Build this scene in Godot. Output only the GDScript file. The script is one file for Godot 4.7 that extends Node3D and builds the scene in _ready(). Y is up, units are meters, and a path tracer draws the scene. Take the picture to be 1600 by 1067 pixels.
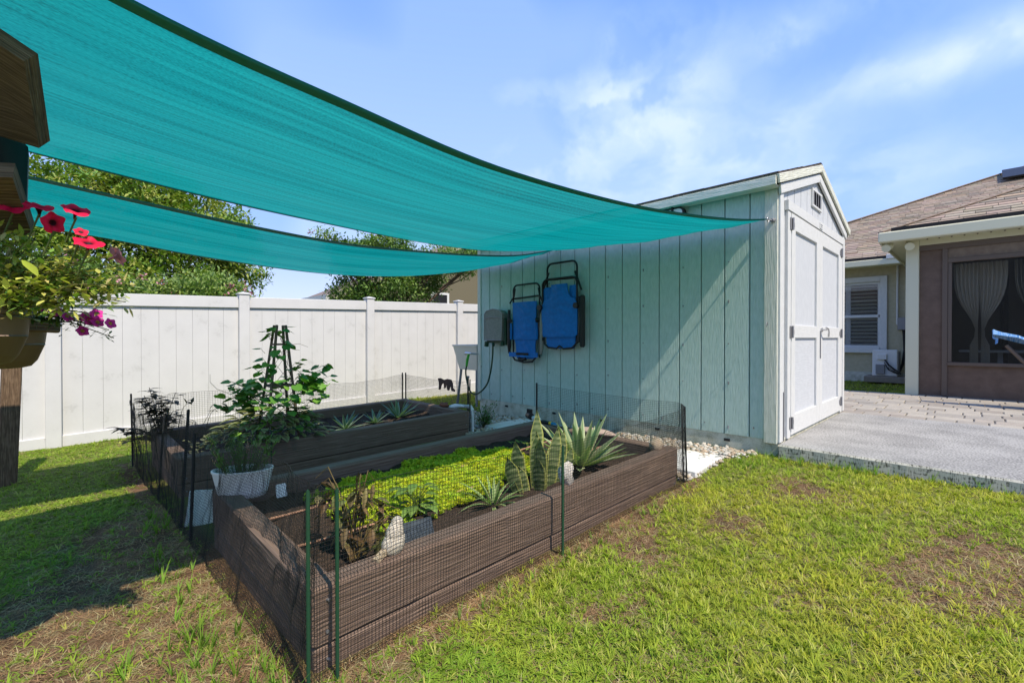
extends Node3D

# ------------------------------------------------------------------ geometry collector
class G:
	var v := PackedVector3Array()
	var n := PackedVector3Array()
	var t := PackedVector2Array()
	var c := PackedColorArray()
	var ix := PackedInt32Array()
	var col := Color(1, 1, 1)

	func vert(p: Vector3, nn: Vector3, uv := Vector2.ZERO) -> int:
		v.push_back(p); n.push_back(nn); t.push_back(uv); c.push_back(col)
		return v.size() - 1

	func tri(a: int, b: int, d: int) -> void:
		var fn := (v[d] - v[a]).cross(v[b] - v[a])
		if fn.dot(n[a] + n[b] + n[d]) < 0.0:
			ix.push_back(a); ix.push_back(d); ix.push_back(b)
		else:
			ix.push_back(a); ix.push_back(b); ix.push_back(d)

	func quad(a: Vector3, b: Vector3, d: Vector3, e: Vector3, out := Vector3.ZERO, us := 1.0) -> void:
		var nn := (d - a).cross(b - a)
		if nn.length() < 1e-12:
			nn = (e - a).cross(d - a)
		nn = nn.normalized()
		if out != Vector3.ZERO and nn.dot(out) < 0.0:
			nn = -nn
		var ul := (b - a).length() * us
		var vl := (e - a).length() * us
		var i := vert(a, nn, Vector2(0, 0))
		vert(b, nn, Vector2(ul, 0)); vert(d, nn, Vector2(ul, vl)); vert(e, nn, Vector2(0, vl))
		tri(i, i + 1, i + 2); tri(i, i + 2, i + 3)

	func tri3(a: Vector3, b: Vector3, d: Vector3, out := Vector3.ZERO) -> void:
		var nn := (d - a).cross(b - a).normalized()
		if out != Vector3.ZERO and nn.dot(out) < 0.0:
			nn = -nn
		var i := vert(a, nn, Vector2(a.x, a.z))
		vert(b, nn, Vector2(b.x, b.z)); vert(d, nn, Vector2(d.x, d.z))
		tri(i, i + 1, i + 2)

	# chamfered box; u of the texture runs along the longest side, in metres
	func box(ctr: Vector3, size: Vector3, bev := 0.0, bs := Basis.IDENTITY, uvo := Vector2.ZERO) -> void:
		var h := size * 0.5
		var la := 0
		if size.y >= size.x and size.y >= size.z:
			la = 1
		elif size.z >= size.x:
			la = 2
		for a in 3:
			var p := (a + 1) % 3
			var q := (a + 2) % 3
			var ua := p
			var va := q
			if la == q:
				ua = q; va = p
			for s in [-1.0, 1.0]:
				var nn := Vector3.ZERO
				nn[a] = s
				var id := []
				for k in 4:
					var l := Vector3.ZERO
					l[a] = s * h[a]
					l[p] = (h[p] - bev) * (1.0 if k == 1 or k == 2 else -1.0)
					l[q] = (h[q] - bev) * (1.0 if k >= 2 else -1.0)
					id.append(vert(ctr + bs * l, bs * nn, uvo + Vector2(l[ua] + a * 0.37, l[va] + a * 0.73)))
				tri(id[0], id[1], id[2]); tri(id[0], id[2], id[3])
		if bev <= 0.0:
			return
		for a in 3:
			var p := (a + 1) % 3
			var q := (a + 2) % 3
			for sp in [-1.0, 1.0]:
				for sq in [-1.0, 1.0]:
					var nn := Vector3.ZERO
					nn[p] = sp; nn[q] = sq
					nn = nn.normalized()
					var id := []
					for k in 4:
						var l := Vector3.ZERO
						l[a] = (h[a] - bev) * (1.0 if k == 1 or k == 2 else -1.0)
						l[p] = sp * (h[p] - (0.0 if k < 2 else bev))
						l[q] = sq * (h[q] - (bev if k < 2 else 0.0))
						var uu := Vector2(l[a], l[p]) if la == a else Vector2(l[la], l[a])
						id.append(vert(ctr + bs * l, bs * nn, uvo + uu))
					tri(id[0], id[1], id[2]); tri(id[0], id[2], id[3])
		for sx in [-1.0, 1.0]:
			for sy in [-1.0, 1.0]:
				for sz in [-1.0, 1.0]:
					var nn := Vector3(sx, sy, sz).normalized()
					var a1 := vert(ctr + bs * Vector3(sx * h.x, sy * (h.y - bev), sz * (h.z - bev)), bs * nn, uvo)
					var a2 := vert(ctr + bs * Vector3(sx * (h.x - bev), sy * h.y, sz * (h.z - bev)), bs * nn, uvo)
					var a3 := vert(ctr + bs * Vector3(sx * (h.x - bev), sy * (h.y - bev), sz * h.z), bs * nn, uvo)
					tri(a1, a2, a3)

	# a bar between two points
	func bar(p0: Vector3, p1: Vector3, w: float, d: float, bev := 0.0, up := Vector3.UP) -> void:
		var x := (p1 - p0)
		var l := x.length()
		x = x / l
		var z := x.cross(up)
		if z.length() < 0.01:
			z = x.cross(Vector3.RIGHT)
		z = z.normalized()
		var y := z.cross(x)
		box((p0 + p1) * 0.5, Vector3(l, w, d), bev, Basis(x, y, z))

	func tube(pts: Array, radii, sides := 8, caps := true) -> void:
		var cnt := pts.size()
		var prev := Vector3.ZERO
		var rows := []
		var len := 0.0
		for i in cnt:
			var d: Vector3
			if i == 0:
				d = pts[1] - pts[0]
			elif i == cnt - 1:
				d = pts[i] - pts[i - 1]
			else:
				d = pts[i + 1] - pts[i - 1]
			d = d.normalized()
			var u: Vector3
			if i == 0:
				u = d.cross(Vector3.UP if absf(d.y) < 0.9 else Vector3.RIGHT).normalized()
			else:
				u = (prev - d * prev.dot(d)).normalized()
				len += (pts[i] - pts[i - 1]).length()
			prev = u
			var w := d.cross(u)
			var r: float = radii[i] if radii is Array else radii
			var row := []
			for k in sides:
				var a := TAU * k / sides
				var nn: Vector3 = u * cos(a) + w * sin(a)
				row.append(vert(pts[i] + nn * r, nn, Vector2(len, float(k) / sides * TAU * r)))
			rows.append(row)
		for i in cnt - 1:
			for k in sides:
				var k2 := (k + 1) % sides
				tri(rows[i][k], rows[i + 1][k], rows[i + 1][k2])
				tri(rows[i][k], rows[i + 1][k2], rows[i][k2])
		if caps:
			for e in [0, cnt - 1]:
				var nn: Vector3 = (pts[0] - pts[1]).normalized() if e == 0 else (pts[cnt - 1] - pts[cnt - 2]).normalized()
				var m := vert(pts[e], nn)
				var ring := []
				for k in sides:
					ring.append(vert(v[rows[e][k]], nn))
				for k in sides:
					tri(m, ring[k], ring[(k + 1) % sides])

	# profile: Array of Vector2(radius, height)
	func lathe(prof: Array, ctr: Vector3, sides := 20, sx := 1.0, sz := 1.0) -> void:
		for i in prof.size() - 1:
			var a: Vector2 = prof[i]
			var b: Vector2 = prof[i + 1]
			var tn := (b - a).normalized()
			for k in sides:
				var a0 := TAU * k / sides
				var a1 := TAU * (k + 1) / sides
				var nr := Vector2(tn.y, -tn.x)
				var n0 := Vector3(cos(a0) * nr.x, nr.y, sin(a0) * nr.x).normalized()
				var n1 := Vector3(cos(a1) * nr.x, nr.y, sin(a1) * nr.x).normalized()
				var q0 := vert(ctr + Vector3(cos(a0) * a.x * sx, a.y, sin(a0) * a.x * sz), n0, Vector2(a0, a.y))
				var q1 := vert(ctr + Vector3(cos(a1) * a.x * sx, a.y, sin(a1) * a.x * sz), n1, Vector2(a1, a.y))
				var q2 := vert(ctr + Vector3(cos(a1) * b.x * sx, b.y, sin(a1) * b.x * sz), n1, Vector2(a1, b.y))
				var q3 := vert(ctr + Vector3(cos(a0) * b.x * sx, b.y, sin(a0) * b.x * sz), n0, Vector2(a0, b.y))
				tri(q0, q1, q2); tri(q0, q2, q3)

	# polygon in the plane (ux, uy) at org, pushed along dp
	func prism(poly: PackedVector2Array, org: Vector3, ux: Vector3, uy: Vector3, dp: Vector3) -> void:
		var f := Geometry2D.triangulate_polygon(poly)
		var nn := -dp.normalized()
		for side in 2:
			var base := v.size()
			for p in poly:
				vert(org + ux * p.x + uy * p.y + (dp if side == 1 else Vector3.ZERO), nn if side == 0 else -nn, p)
			for k in range(0, f.size(), 3):
				tri(base + f[k], base + f[k + 1], base + f[k + 2])
		var cc := Vector2.ZERO
		for p in poly:
			cc += p
		cc /= poly.size()
		var cw := Geometry2D.is_polygon_clockwise(poly)
		for k in poly.size():
			var a := poly[k]
			var b := poly[(k + 1) % poly.size()]
			var e := b - a
			var o2 := Vector2(-e.y, e.x) if cw else Vector2(e.y, -e.x)
			var pa := org + ux * a.x + uy * a.y
			var pb := org + ux * b.x + uy * b.y
			quad(pa, pb, pb + dp, pa + dp, ux * o2.x + uy * o2.y)

	# a leaf: ribbon from p along d, drooping, folded along its middle
	func leaf(p: Vector3, d: Vector3, up: Vector3, ln: float, w: float, droop := 0.3, segs := 3, fold := 0.25, c0 := Color.WHITE, c1 := Color.WHITE, shape := 0.45, edge := Color(-1, 0, 0)) -> void:
		var dir := d.normalized()
		var side := dir.cross(up)
		if side.length() < 0.05:
			side = dir.cross(Vector3(0.3, 0.2, 0.9))
		side = side.normalized()
		var pos := p
		var rows := []
		for i in segs + 1:
			var f := float(i) / segs
			var nn := side.cross(dir).normalized()
			var k := 0.0
			if f < shape:
				k = 0.25 + 0.75 * sin(f / shape * PI * 0.5)
			else:
				k = pow(maxf(0.0, 1.0 - (f - shape) / (1.0 - shape)), 0.75)
			var hw := w * 0.5 * k
			col = c0.lerp(c1, f)
			var mc := col
			var m := vert(pos - nn * hw * fold, nn, Vector2(0.5, f))
			if edge.r >= 0.0:
				col = edge
			var a := vert(pos - side * hw, (nn - side * fold).normalized(), Vector2(0, f))
			var b := vert(pos + side * hw, (nn + side * fold).normalized(), Vector2(1, f))
			col = mc
			rows.append([a, m, b])
			pos += dir * (ln / segs)
			dir = (dir + Vector3(0, -droop / segs, 0)).normalized()
		for i in segs:
			for k in 2:
				tri(rows[i][k], rows[i + 1][k], rows[i + 1][k + 1])
				tri(rows[i][k], rows[i + 1][k + 1], rows[i][k + 1])

	func blade(p: Vector3, d: Vector3, side: Vector3, ln: float, w: float, bend: Vector3, segs: int, c0: Color, c1: Color) -> void:
		var dir := d.normalized()
		var pos := p
		var pr := -1
		for i in segs + 1:
			var f := float(i) / segs
			var hw := w * 0.5 * (1.0 - 0.85 * f * f)
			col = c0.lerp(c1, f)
			var nn := side.cross(dir).normalized()
			var a := vert(pos - side * hw, nn)
			vert(pos + side * hw, nn)
			if pr >= 0:
				tri(pr, a, a + 1); tri(pr, a + 1, pr + 1)
			pr = a
			pos += dir * (ln / segs)
			dir = (dir + bend / segs).normalized()

	# a lumpy rounded stone
	func stone(ctr: Vector3, r: Vector3, sd: int, rough := 0.25, rings := 6, sides := 8, bs := Basis.IDENTITY) -> void:
		var nz := FastNoiseLite.new()
		nz.seed = sd
		nz.frequency = 0.9
		var base := v.size()
		for i in rings + 1:
			for k in sides:
				var th := PI * i / rings
				var ph := TAU * k / sides
				var d := Vector3(sin(th) * cos(ph), cos(th), sin(th) * sin(ph))
				var m := 1.0 + rough * nz.get_noise_3d(d.x * 1.3, d.y * 1.3, d.z * 1.3) * 1.8
				vert(ctr + bs * (d * r * m), bs * (d / r).normalized(), Vector2(ph * r.x, th * r.y))
		for i in rings:
			for k in sides:
				var k2 := (k + 1) % sides
				var a := base + i * sides + k
				var b := base + i * sides + k2
				var d2 := base + (i + 1) * sides + k2
				var e := base + (i + 1) * sides + k
				if i > 0:
					tri(a, b, d2)
				if i < rings - 1:
					tri(a, d2, e)

	func mesh() -> ArrayMesh:
		var ar := []
		ar.resize(Mesh.ARRAY_MAX)
		ar[Mesh.ARRAY_VERTEX] = v
		ar[Mesh.ARRAY_NORMAL] = n
		ar[Mesh.ARRAY_TEX_UV] = t
		ar[Mesh.ARRAY_COLOR] = c
		ar[Mesh.ARRAY_INDEX] = ix
		var m := ArrayMesh.new()
		m.add_surface_from_arrays(Mesh.PRIMITIVE_TRIANGLES, ar)
		return m

# ------------------------------------------------------------------ small helpers
var rng := RandomNumberGenerator.new()
var M := {}
var named := {}

func V(x: float, y: float, b: float) -> Vector3:
	return Vector3(x, y, -b)

func R(a: float, b: float) -> float:
	return rng.randf_range(a, b)

func L(r: float, g: float, b: float) -> Color:   # linear base colour -> albedo_color
	return Color(r, g, b).linear_to_srgb()

func jit(c: Color, a: float) -> Color:
	var k := 1.0 + R(-a, a)
	return Color(c.r * k * (1.0 + R(-a, a) * 0.3), c.g * k, c.b * k * (1.0 + R(-a, a) * 0.3))

func numbered(called: String, parent: Node) -> String:
	var key := str(parent.get_instance_id()) + called
	var k: int = named.get(key, 0)
	named[key] = k + 1
	return called if k == 0 else called + "_%03d" % k

func put(called: String, mesh: Mesh, m: Material, parent: Node = self) -> MeshInstance3D:
	var o := MeshInstance3D.new()
	o.mesh = mesh
	o.material_override = m
	o.name = numbered(called, parent)
	parent.add_child(o)
	return o

func obj(called: String, g: G, m: Material, parent: Node = self) -> MeshInstance3D:
	return put(called, g.mesh(), m, parent)

func tag(o: Node, label: String, category: String, group := "") -> Node:
	o.set_meta("label", label)
	o.set_meta("category", category)
	if group != "":
		o.set_meta("group", group)
	return o

func thing(called: String, label: String, category: String, at := Vector3.ZERO, group := "") -> Node3D:
	var o := Node3D.new()
	o.name = numbered(called, self)
	add_child(o)
	o.position = at
	tag(o, label, category, group)
	return o

func kind(o: Node, k: String) -> Node:
	o.set_meta("kind", k)
	return o

func multi(called: String, mesh: Mesh, m: Material, xf: Array, cols: Array, parent: Node = self) -> MultiMeshInstance3D:
	var mm := MultiMesh.new()
	mm.transform_format = MultiMesh.TRANSFORM_3D
	mm.use_colors = true
	mm.mesh = mesh
	mm.instance_count = xf.size()
	for i in xf.size():
		mm.set_instance_transform(i, xf[i])
		mm.set_instance_color(i, cols[i])
	var o := MultiMeshInstance3D.new()
	o.multimesh = mm
	o.material_override = m
	o.name = numbered(called, parent)
	parent.add_child(o)
	return o

func turn(yaw: float, tilt := 0.0, roll := 0.0) -> Basis:
	return Basis.from_euler(Vector3(tilt, yaw, roll))

func gy(x: float, b: float) -> float:   # height of the yard
	var y := 0.026 * (minf(x, 4.1) - 4.1) - 0.02 * (clampf(b, -3.0, 7.2) - 1.16)
	return y + lump.get_noise_2d(x, b) * 0.014

var lump := FastNoiseLite.new()

# ------------------------------------------------------------------ textures
func noise_img(w: int, h: int, freq: float, oct: int, sd: int, typ := FastNoiseLite.TYPE_SIMPLEX_SMOOTH) -> Image:
	var nz := FastNoiseLite.new()
	nz.noise_type = typ
	nz.seed = sd
	nz.frequency = freq
	nz.fractal_octaves = oct
	var im := nz.get_seamless_image(w, h, false, false, 0.15, true)
	im.convert(Image.FORMAT_L8)
	return im

func ramp_tex(layers: Array, stops: Array, w: int, h: int) -> ImageTexture:
	# layers: [[image data, weight], ...] summed to 0..1, then looked up in stops [[t, Color(sRGB)], ...]
	var lut := []
	for i in 256:
		var f := i / 255.0
		var c: Color = stops[stops.size() - 1][1]
		for s in stops.size() - 1:
			if f <= stops[s + 1][0]:
				c = (stops[s][1] as Color).lerp(stops[s + 1][1], clampf((f - stops[s][0]) / (stops[s + 1][0] - stops[s][0]), 0.0, 1.0))
				break
		lut.append([int(c.r * 255.0), int(c.g * 255.0), int(c.b * 255.0)])
	var out := PackedByteArray()
	out.resize(w * h * 3)
	var d0: PackedByteArray = layers[0][0]
	var w0: float = layers[0][1]
	var d1: PackedByteArray = layers[1][0] if layers.size() > 1 else d0
	var w1: float = layers[1][1] if layers.size() > 1 else 0.0
	var d2: PackedByteArray = layers[2][0] if layers.size() > 2 else d0
	var w2: float = layers[2][1] if layers.size() > 2 else 0.0
	for i in w * h:
		var k := clampi(int(d0[i] * w0 + d1[i] * w1 + d2[i] * w2), 0, 255)
		var q: Array = lut[k]
		out[i * 3] = q[0]; out[i * 3 + 1] = q[1]; out[i * 3 + 2] = q[2]
	return ImageTexture.create_from_image(Image.create_from_data(w, h, false, Image.FORMAT_RGB8, out))

func grey_tex(layers: Array, w: int, h: int) -> ImageTexture:
	return ramp_tex(layers, [[0.0, Color.BLACK], [1.0, Color.WHITE]], w, h)

func streaks(w: int, h: int, sd: int, squeeze: int, freq := 0.03) -> PackedByteArray:
	var im := noise_img(w / squeeze, h, freq, 4, sd)
	im.resize(w, h, Image.INTERPOLATE_CUBIC)
	return im.get_data()

func mat(key: String, albedo: Color, rough: float, o := {}) -> StandardMaterial3D:
	var m := StandardMaterial3D.new()
	m.resource_name = key
	m.albedo_color = albedo
	m.roughness = rough
	m.metallic_specular = o.get("spec", 0.4)
	m.metallic = o.get("metal", 0.0)
	m.cull_mode = BaseMaterial3D.CULL_DISABLED
	if o.has("tex"):
		m.albedo_texture = o.tex
	if o.has("height"):
		m.heightmap_enabled = true
		m.heightmap_texture = o.height
		m.heightmap_scale = o.get("hs", 0.3)
	if o.has("scale"):
		m.uv1_scale = o.scale
	if o.has("tri"):
		m.uv1_triplanar = true
		m.uv1_world_triplanar = o.tri == "world"
	if o.get("vc", false):
		m.vertex_color_use_as_albedo = true
	if o.has("back"):
		m.backlight_enabled = true
		m.backlight = o.back
	if o.has("rim"):
		m.rim_enabled = true
		m.rim = o.rim
		m.rim_tint = 0.5
	M[key] = m
	return m

# ------------------------------------------------------------------ camera, sky, sun
func setup_view() -> void:
	var cam := Camera3D.new()
	cam.name = "camera"
	cam.position = Vector3(0, 0.95, 0)
	cam.rotation_degrees = Vector3(-0.435, -44.37, 0)
	cam.fov = 72.77
	cam.near = 0.05
	cam.far = 400.0
	add_child(cam)
	cam.current = true

	var env := Environment.new()
	env.background_mode = Environment.BG_SKY
	env.sky = make_sky()
	env.background_energy_multiplier = 1.0
	env.ambient_light_source = Environment.AMBIENT_SOURCE_SKY
	env.tonemap_mode = Environment.TONE_MAPPER_LINEAR
	env.tonemap_exposure = 1.36
	env.sdfgi_enabled = true
	env.ssao_enabled = true
	env.ssil_enabled = true
	var we := WorldEnvironment.new()
	we.name = "world_environment"
	we.environment = env
	add_child(we)

	var sun := DirectionalLight3D.new()
	sun.name = "sun"
	sun.light_energy = 1.5
	sun.light_color = Color(1.0, 0.95, 0.87)
	sun.light_angular_distance = 0.5
	sun.shadow_enabled = true
	add_child(sun)
	sun.look_at_from_position(Vector3.ZERO, Vector3(0.083, -1.0, -0.75), Vector3.FORWARD)

func make_sky() -> Sky:
	var w := 2048
	var h := 1024
	var n1 := FastNoiseLite.new()
	n1.seed = 58
	n1.frequency = 0.8
	n1.fractal_octaves = 5
	n1.fractal_gain = 0.42
	n1.domain_warp_enabled = true
	n1.domain_warp_amplitude = 0.7
	n1.domain_warp_frequency = 0.9
	var n2 := FastNoiseLite.new()
	n2.seed = 9
	n2.frequency = 0.35
	n2.fractal_octaves = 3
	var top := Color(0.425, 0.59, 0.925)
	var mid := Color(0.59, 0.725, 0.945)
	var low := Color(0.82, 0.86, 0.945)
	# wisps of cloud: azimuth, height and size in degrees, strength
	var wisps := [[62.0, 27.0, 9.0, 4.0, 0.95], [54.0, 23.5, 10.0, 4.0, 0.7], [70.0, 21.0, 9.0, 3.0, 0.5], [46.0, 28.0, 6.0, 2.0, 0.55], [87.5, 23.8, 8.0, 2.2, 1.05], [89.0, 30.0, 13.0, 2.2, 0.8], [80.0, 15.0, 12.0, 3.0, 0.4], [75.0, 28.5, 2.5, 1.5, 0.5], [43.0, 18.0, 14.0, 4.0, 0.5], [66.0, 17.0, 16.0, 4.0, 0.4], [60.0, 33.0, 7.0, 2.5, 0.5], [30.0, 32.0, 7.0, 3.0, 0.3],
		[130.0, 28.0, 15.0, 5.0, 0.7], [175.0, 22.0, 18.0, 5.0, 0.6], [225.0, 30.0, 15.0, 6.0, 0.7], [275.0, 20.0, 16.0, 5.0, 0.6], [320.0, 30.0, 14.0, 6.0, 0.7], [355.0, 20.0, 12.0, 4.0, 0.5], [200.0, 50.0, 20.0, 8.0, 0.5], [80.0, 55.0, 18.0, 7.0, 0.4], [330.0, 55.0, 18.0, 8.0, 0.5]]
	var data := PackedByteArray()
	data.resize(w * h * 3)
	for j in h:
		var el := 90.0 - (j + 0.5) / h * 180.0
		var base: Color
		if el < 0.0:
			base = Color(0.62, 0.66, 0.66)
		elif el < 12.0:
			base = low.lerp(mid, smoothstep(0.0, 1.0, el / 14.0 ))
		else:
			base = low.lerp(mid, smoothstep(0.0, 1.0, minf(1.0, el / 14.0))).lerp(top, smoothstep(10.0, 42.0, el))
		var near := []
		for q in wisps:
			if absf(el - q[1]) < q[3] * 2.6:
				near.append(q)
		for i in w:
			var c := base
			if el > 0.0:
				var az := (i + 0.5) / w * 360.0
				var d := 0.0
				for q in near:
					var da := wrapf(az - q[0], -180.0, 180.0)
					var e: float = (da * da) / (q[2] * q[2]) + (el - q[1]) * (el - q[1]) / (q[3] * q[3])
					if e < 6.0:
						d += q[4] * exp(-e)
				var ph := deg_to_rad(az)
				var k := 1.0 / (sin(deg_to_rad(el)) + 0.22)
				var px := cos(ph) * k * 2.0
				var py := sin(ph) * k * 2.0
				var f := 0.0
				if d > 0.02:
					f = clampf(d * (0.5 + n1.get_noise_2d(px * 1.7, py * 1.7) * 0.7), 0.0, 0.66)
				f = maxf(f, clampf(n2.get_noise_2d(px, py) * 0.9 + 0.08, 0.0, 0.22))
				c = base.lerp(Color(0.90, 0.93, 0.985), f)
			var o := (j * w + i) * 3
			data[o] = int(c.r * 255.0); data[o + 1] = int(c.g * 255.0); data[o + 2] = int(c.b * 255.0)
	var pm := PanoramaSkyMaterial.new()
	pm.panorama = ImageTexture.create_from_image(Image.create_from_data(w, h, false, Image.FORMAT_RGB8, data))
	var s := Sky.new()
	s.sky_material = pm
	return s

# ------------------------------------------------------------------ materials
func make_materials() -> void:
	var fine := noise_img(512, 512, 0.12, 4, 3).get_data()
	var coarse := noise_img(512, 512, 0.012, 4, 5).get_data()
	var cell := noise_img(512, 512, 0.05, 2, 8, FastNoiseLite.TYPE_CELLULAR).get_data()
	var st1 := streaks(512, 512, 11, 24, 0.06)
	var st2 := streaks(512, 512, 12, 10, 0.12)
	var w := 512
	var g_fine := grey_tex([[fine, 0.7], [coarse, 0.3]], w, w)
	var g_streak := grey_tex([[st1, 0.6], [st2, 0.4]], w, w)
	# stained landscape timber
	var timber := ramp_tex([[st1, 0.5], [st2, 0.3], [coarse, 0.2]], [[0.0, L(0.065, 0.043, 0.032)], [0.3, L(0.14, 0.094, 0.07)], [0.55, L(0.168, 0.117, 0.088)], [0.75, L(0.2, 0.143, 0.11)], [1.0, L(0.27, 0.205, 0.16)]], w, w)
	mat("timber", Color(1, 1, 1), 0.85, {tex = timber, height = g_streak, hs = 0.55, scale = Vector3(0.8, 1.7, 1)})
	var oldwood := ramp_tex([[st1, 0.5], [st2, 0.3], [coarse, 0.2]], [[0.0, L(0.025, 0.015, 0.009)], [0.4, L(0.1, 0.062, 0.036)], [0.65, L(0.19, 0.125, 0.078)], [1.0, L(0.33, 0.25, 0.175)]], w, w)
	mat("old_wood", Color(1, 1, 1), 0.8, {tex = oldwood, height = g_streak, hs = 0.4, scale = Vector3(2.0, 4.0, 1)})
	# painted textured siding: long wavy grain pressed into the board
	var gr := grey_tex([[streaks(512, 512, 21, 8, 0.05), 0.75], [fine, 0.25]], w, w)
	var paint := ramp_tex([[coarse, 0.6], [fine, 0.4]], [[0.0, L(0.37, 0.5, 0.455)], [0.5, L(0.44, 0.565, 0.52)], [1.0, L(0.5, 0.625, 0.58)]], w, w)
	mat("siding", Color(1, 1, 1), 0.62, {tex = paint, height = gr, hs = 0.55, scale = Vector3(1.6, 4.6, 1)})
	mat("siding_groove", L(0.2, 0.26, 0.25), 0.8)
	var gpaint := ramp_tex([[coarse, 0.6], [fine, 0.4]], [[0.0, L(0.44, 0.46, 0.48)], [1.0, L(0.53, 0.55, 0.57)]], w, w)
	mat("door_panel", Color(1, 1, 1), 0.6, {tex = gpaint, height = gr, hs = 0.12, scale = Vector3(1.4, 3.0, 1)})
	var tpaint := ramp_tex([[coarse, 0.5], [fine, 0.5]], [[0.0, L(0.48, 0.49, 0.48)], [0.4, L(0.56, 0.57, 0.56)], [1.0, L(0.62, 0.625, 0.61)]], w, w)
	mat("white_trim", Color(1, 1, 1), 0.5, {tex = tpaint, height = gr, hs = 0.12, scale = Vector3(1.5, 3.0, 1)})
	var cpaint := ramp_tex([[coarse, 0.6], [fine, 0.4]], [[0.0, L(0.5, 0.51, 0.42)], [0.5, L(0.6, 0.61, 0.52)], [1.0, L(0.68, 0.68, 0.6)]], w, w)
	mat("cream_trim", Color(1, 1, 1), 0.6, {tex = cpaint, height = gr, hs = 0.6, scale = Vector3(1.2, 3.0, 1)})
	# concrete
	var conc := ramp_tex([[coarse, 0.55], [fine, 0.45]], [[0.0, L(0.2, 0.19, 0.13)], [0.35, L(0.4, 0.4, 0.32)], [0.6, L(0.53, 0.53, 0.45)], [1.0, L(0.62, 0.61, 0.53)]], w, w)
	mat("skirt", Color(1, 1, 1), 0.8, {tex = conc, height = g_fine, hs = 0.15, tri = "world", scale = Vector3(1.2, 1.2, 1.2)})
	var speck := noise_img(512, 512, 0.35, 2, 31).get_data()
	var slabt := ramp_tex([[speck, 0.78], [coarse, 0.22]], [[0.0, L(0.08, 0.08, 0.075)], [0.36, L(0.16, 0.158, 0.15)], [0.46, L(0.27, 0.267, 0.25)], [0.6, L(0.33, 0.327, 0.308)], [1.0, L(0.46, 0.455, 0.43)]], w, w)
	mat("slab", Color(1, 1, 1), 0.75, {tex = slabt, height = grey_tex([[speck, 1.0]], w, w), hs = 0.12, tri = "world", scale = Vector3(0.36, 0.36, 0.36)})
	var edget := ramp_tex([[streaks(512, 512, 33, 16, 0.09), 0.6], [coarse, 0.4]], [[0.0, L(0.04, 0.04, 0.03)], [0.33, L(0.12, 0.12, 0.095)], [0.45, L(0.36, 0.355, 0.3)], [1.0, L(0.5, 0.49, 0.42)]], w, w)
	mat("slab_edge", Color(1, 1, 1), 0.85, {tex = edget, scale = Vector3(1, 1, 1)})
	mat("paver", Color(1, 1, 1), 0.8, {tex = ramp_tex([[fine, 0.6], [coarse, 0.4]], [[0.0, L(0.55, 0.55, 0.55)], [1.0, L(1, 1, 1)]], w, w), height = g_fine, hs = 0.2, tri = "world", vc = true, scale = Vector3(1.6, 1.6, 1.6)})
	mat("step_stone", Color(1, 1, 1), 0.8, {tex = ramp_tex([[speck, 0.5], [coarse, 0.5]], [[0.0, L(0.35, 0.34, 0.32)], [0.4, L(0.66, 0.66, 0.64)], [1.0, L(0.78, 0.78, 0.76)]], w, w), height = g_fine, hs = 0.12, tri = "world"})
	# white vinyl, faintly dirty
	var vin := ramp_tex([[coarse, 0.75], [fine, 0.25]], [[0.0, L(0.42, 0.42, 0.41)], [0.3, L(0.535, 0.535, 0.53)], [1.0, L(0.575, 0.575, 0.57)]], w, w)
	mat("vinyl", Color(1, 1, 1), 0.42, {tex = vin, tri = "world", scale = Vector3(0.5, 0.5, 0.5)})
	# ground
	var soilm := ramp_tex([[fine, 0.55], [cell, 0.25], [coarse, 0.2]], [[0.0, L(0.25, 0.25, 0.25)], [0.5, L(0.62, 0.6, 0.58)], [1.0, L(1, 1, 1)]], w, w)
	mat("ground", Color(1, 1, 1), 0.95, {tex = soilm, height = g_fine, hs = 1.4, tri = "world", vc = true, scale = Vector3(1.3, 1.3, 1.3), spec = 0.1})
	var soilb := ramp_tex([[fine, 0.6], [cell, 0.4]], [[0.0, L(0.02, 0.016, 0.013)], [0.5, L(0.07, 0.052, 0.042)], [0.75, L(0.14, 0.1, 0.08)], [1.0, L(0.3, 0.23, 0.19)]], w, w)
	mat("soil", Color(1, 1, 1), 0.95, {tex = soilb, height = g_fine, hs = 1.6, tri = "world", scale = Vector3(2.5, 2.5, 2.5), spec = 0.1})
	# shade cloth: knitted rows
	var knit := ramp_tex([[streaks(512, 512, 44, 32, 0.07), 0.45], [speck, 0.55]], [[0.0, L(0.0, 0.08, 0.08)], [0.45, L(0.0, 0.29, 0.28)], [1.0, L(0.02, 0.5, 0.475)]], w, w)
	mat("sail", Color(1, 1, 1), 0.7, {tex = knit, scale = Vector3(0.42, 0.9, 1), back = Color(0.85, 0.97, 0.97), spec = 0.25})
	M.sail.transparency = BaseMaterial3D.TRANSPARENCY_ALPHA     # open knit: part of the light passes between the threads
	M.sail.albedo_color = Color(1, 1, 1, 0.972)
	mat("sail_hem", L(0.005, 0.17, 0.165), 0.7, {back = Color(0.05, 0.2, 0.2)})
	# house
	var stucco := ramp_tex([[fine, 0.5], [coarse, 0.5]], [[0.0, L(0.36, 0.325, 0.215)], [1.0, L(0.5, 0.46, 0.325)]], w, w)
	mat("stucco", Color(1, 1, 1), 0.85, {tex = stucco, height = g_fine, hs = 0.25, tri = "world", scale = Vector3(1.5, 1.5, 1.5)})
	mat("cream", L(0.62, 0.6, 0.44), 0.6)
	mat("brown_panel", Color(1, 1, 1), 0.6, {tex = ramp_tex([[fine, 0.4], [coarse, 0.6]], [[0.0, L(0.1, 0.065, 0.046)], [1.0, L(0.18, 0.12, 0.088)]], w, w), tri = "world"})
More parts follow.
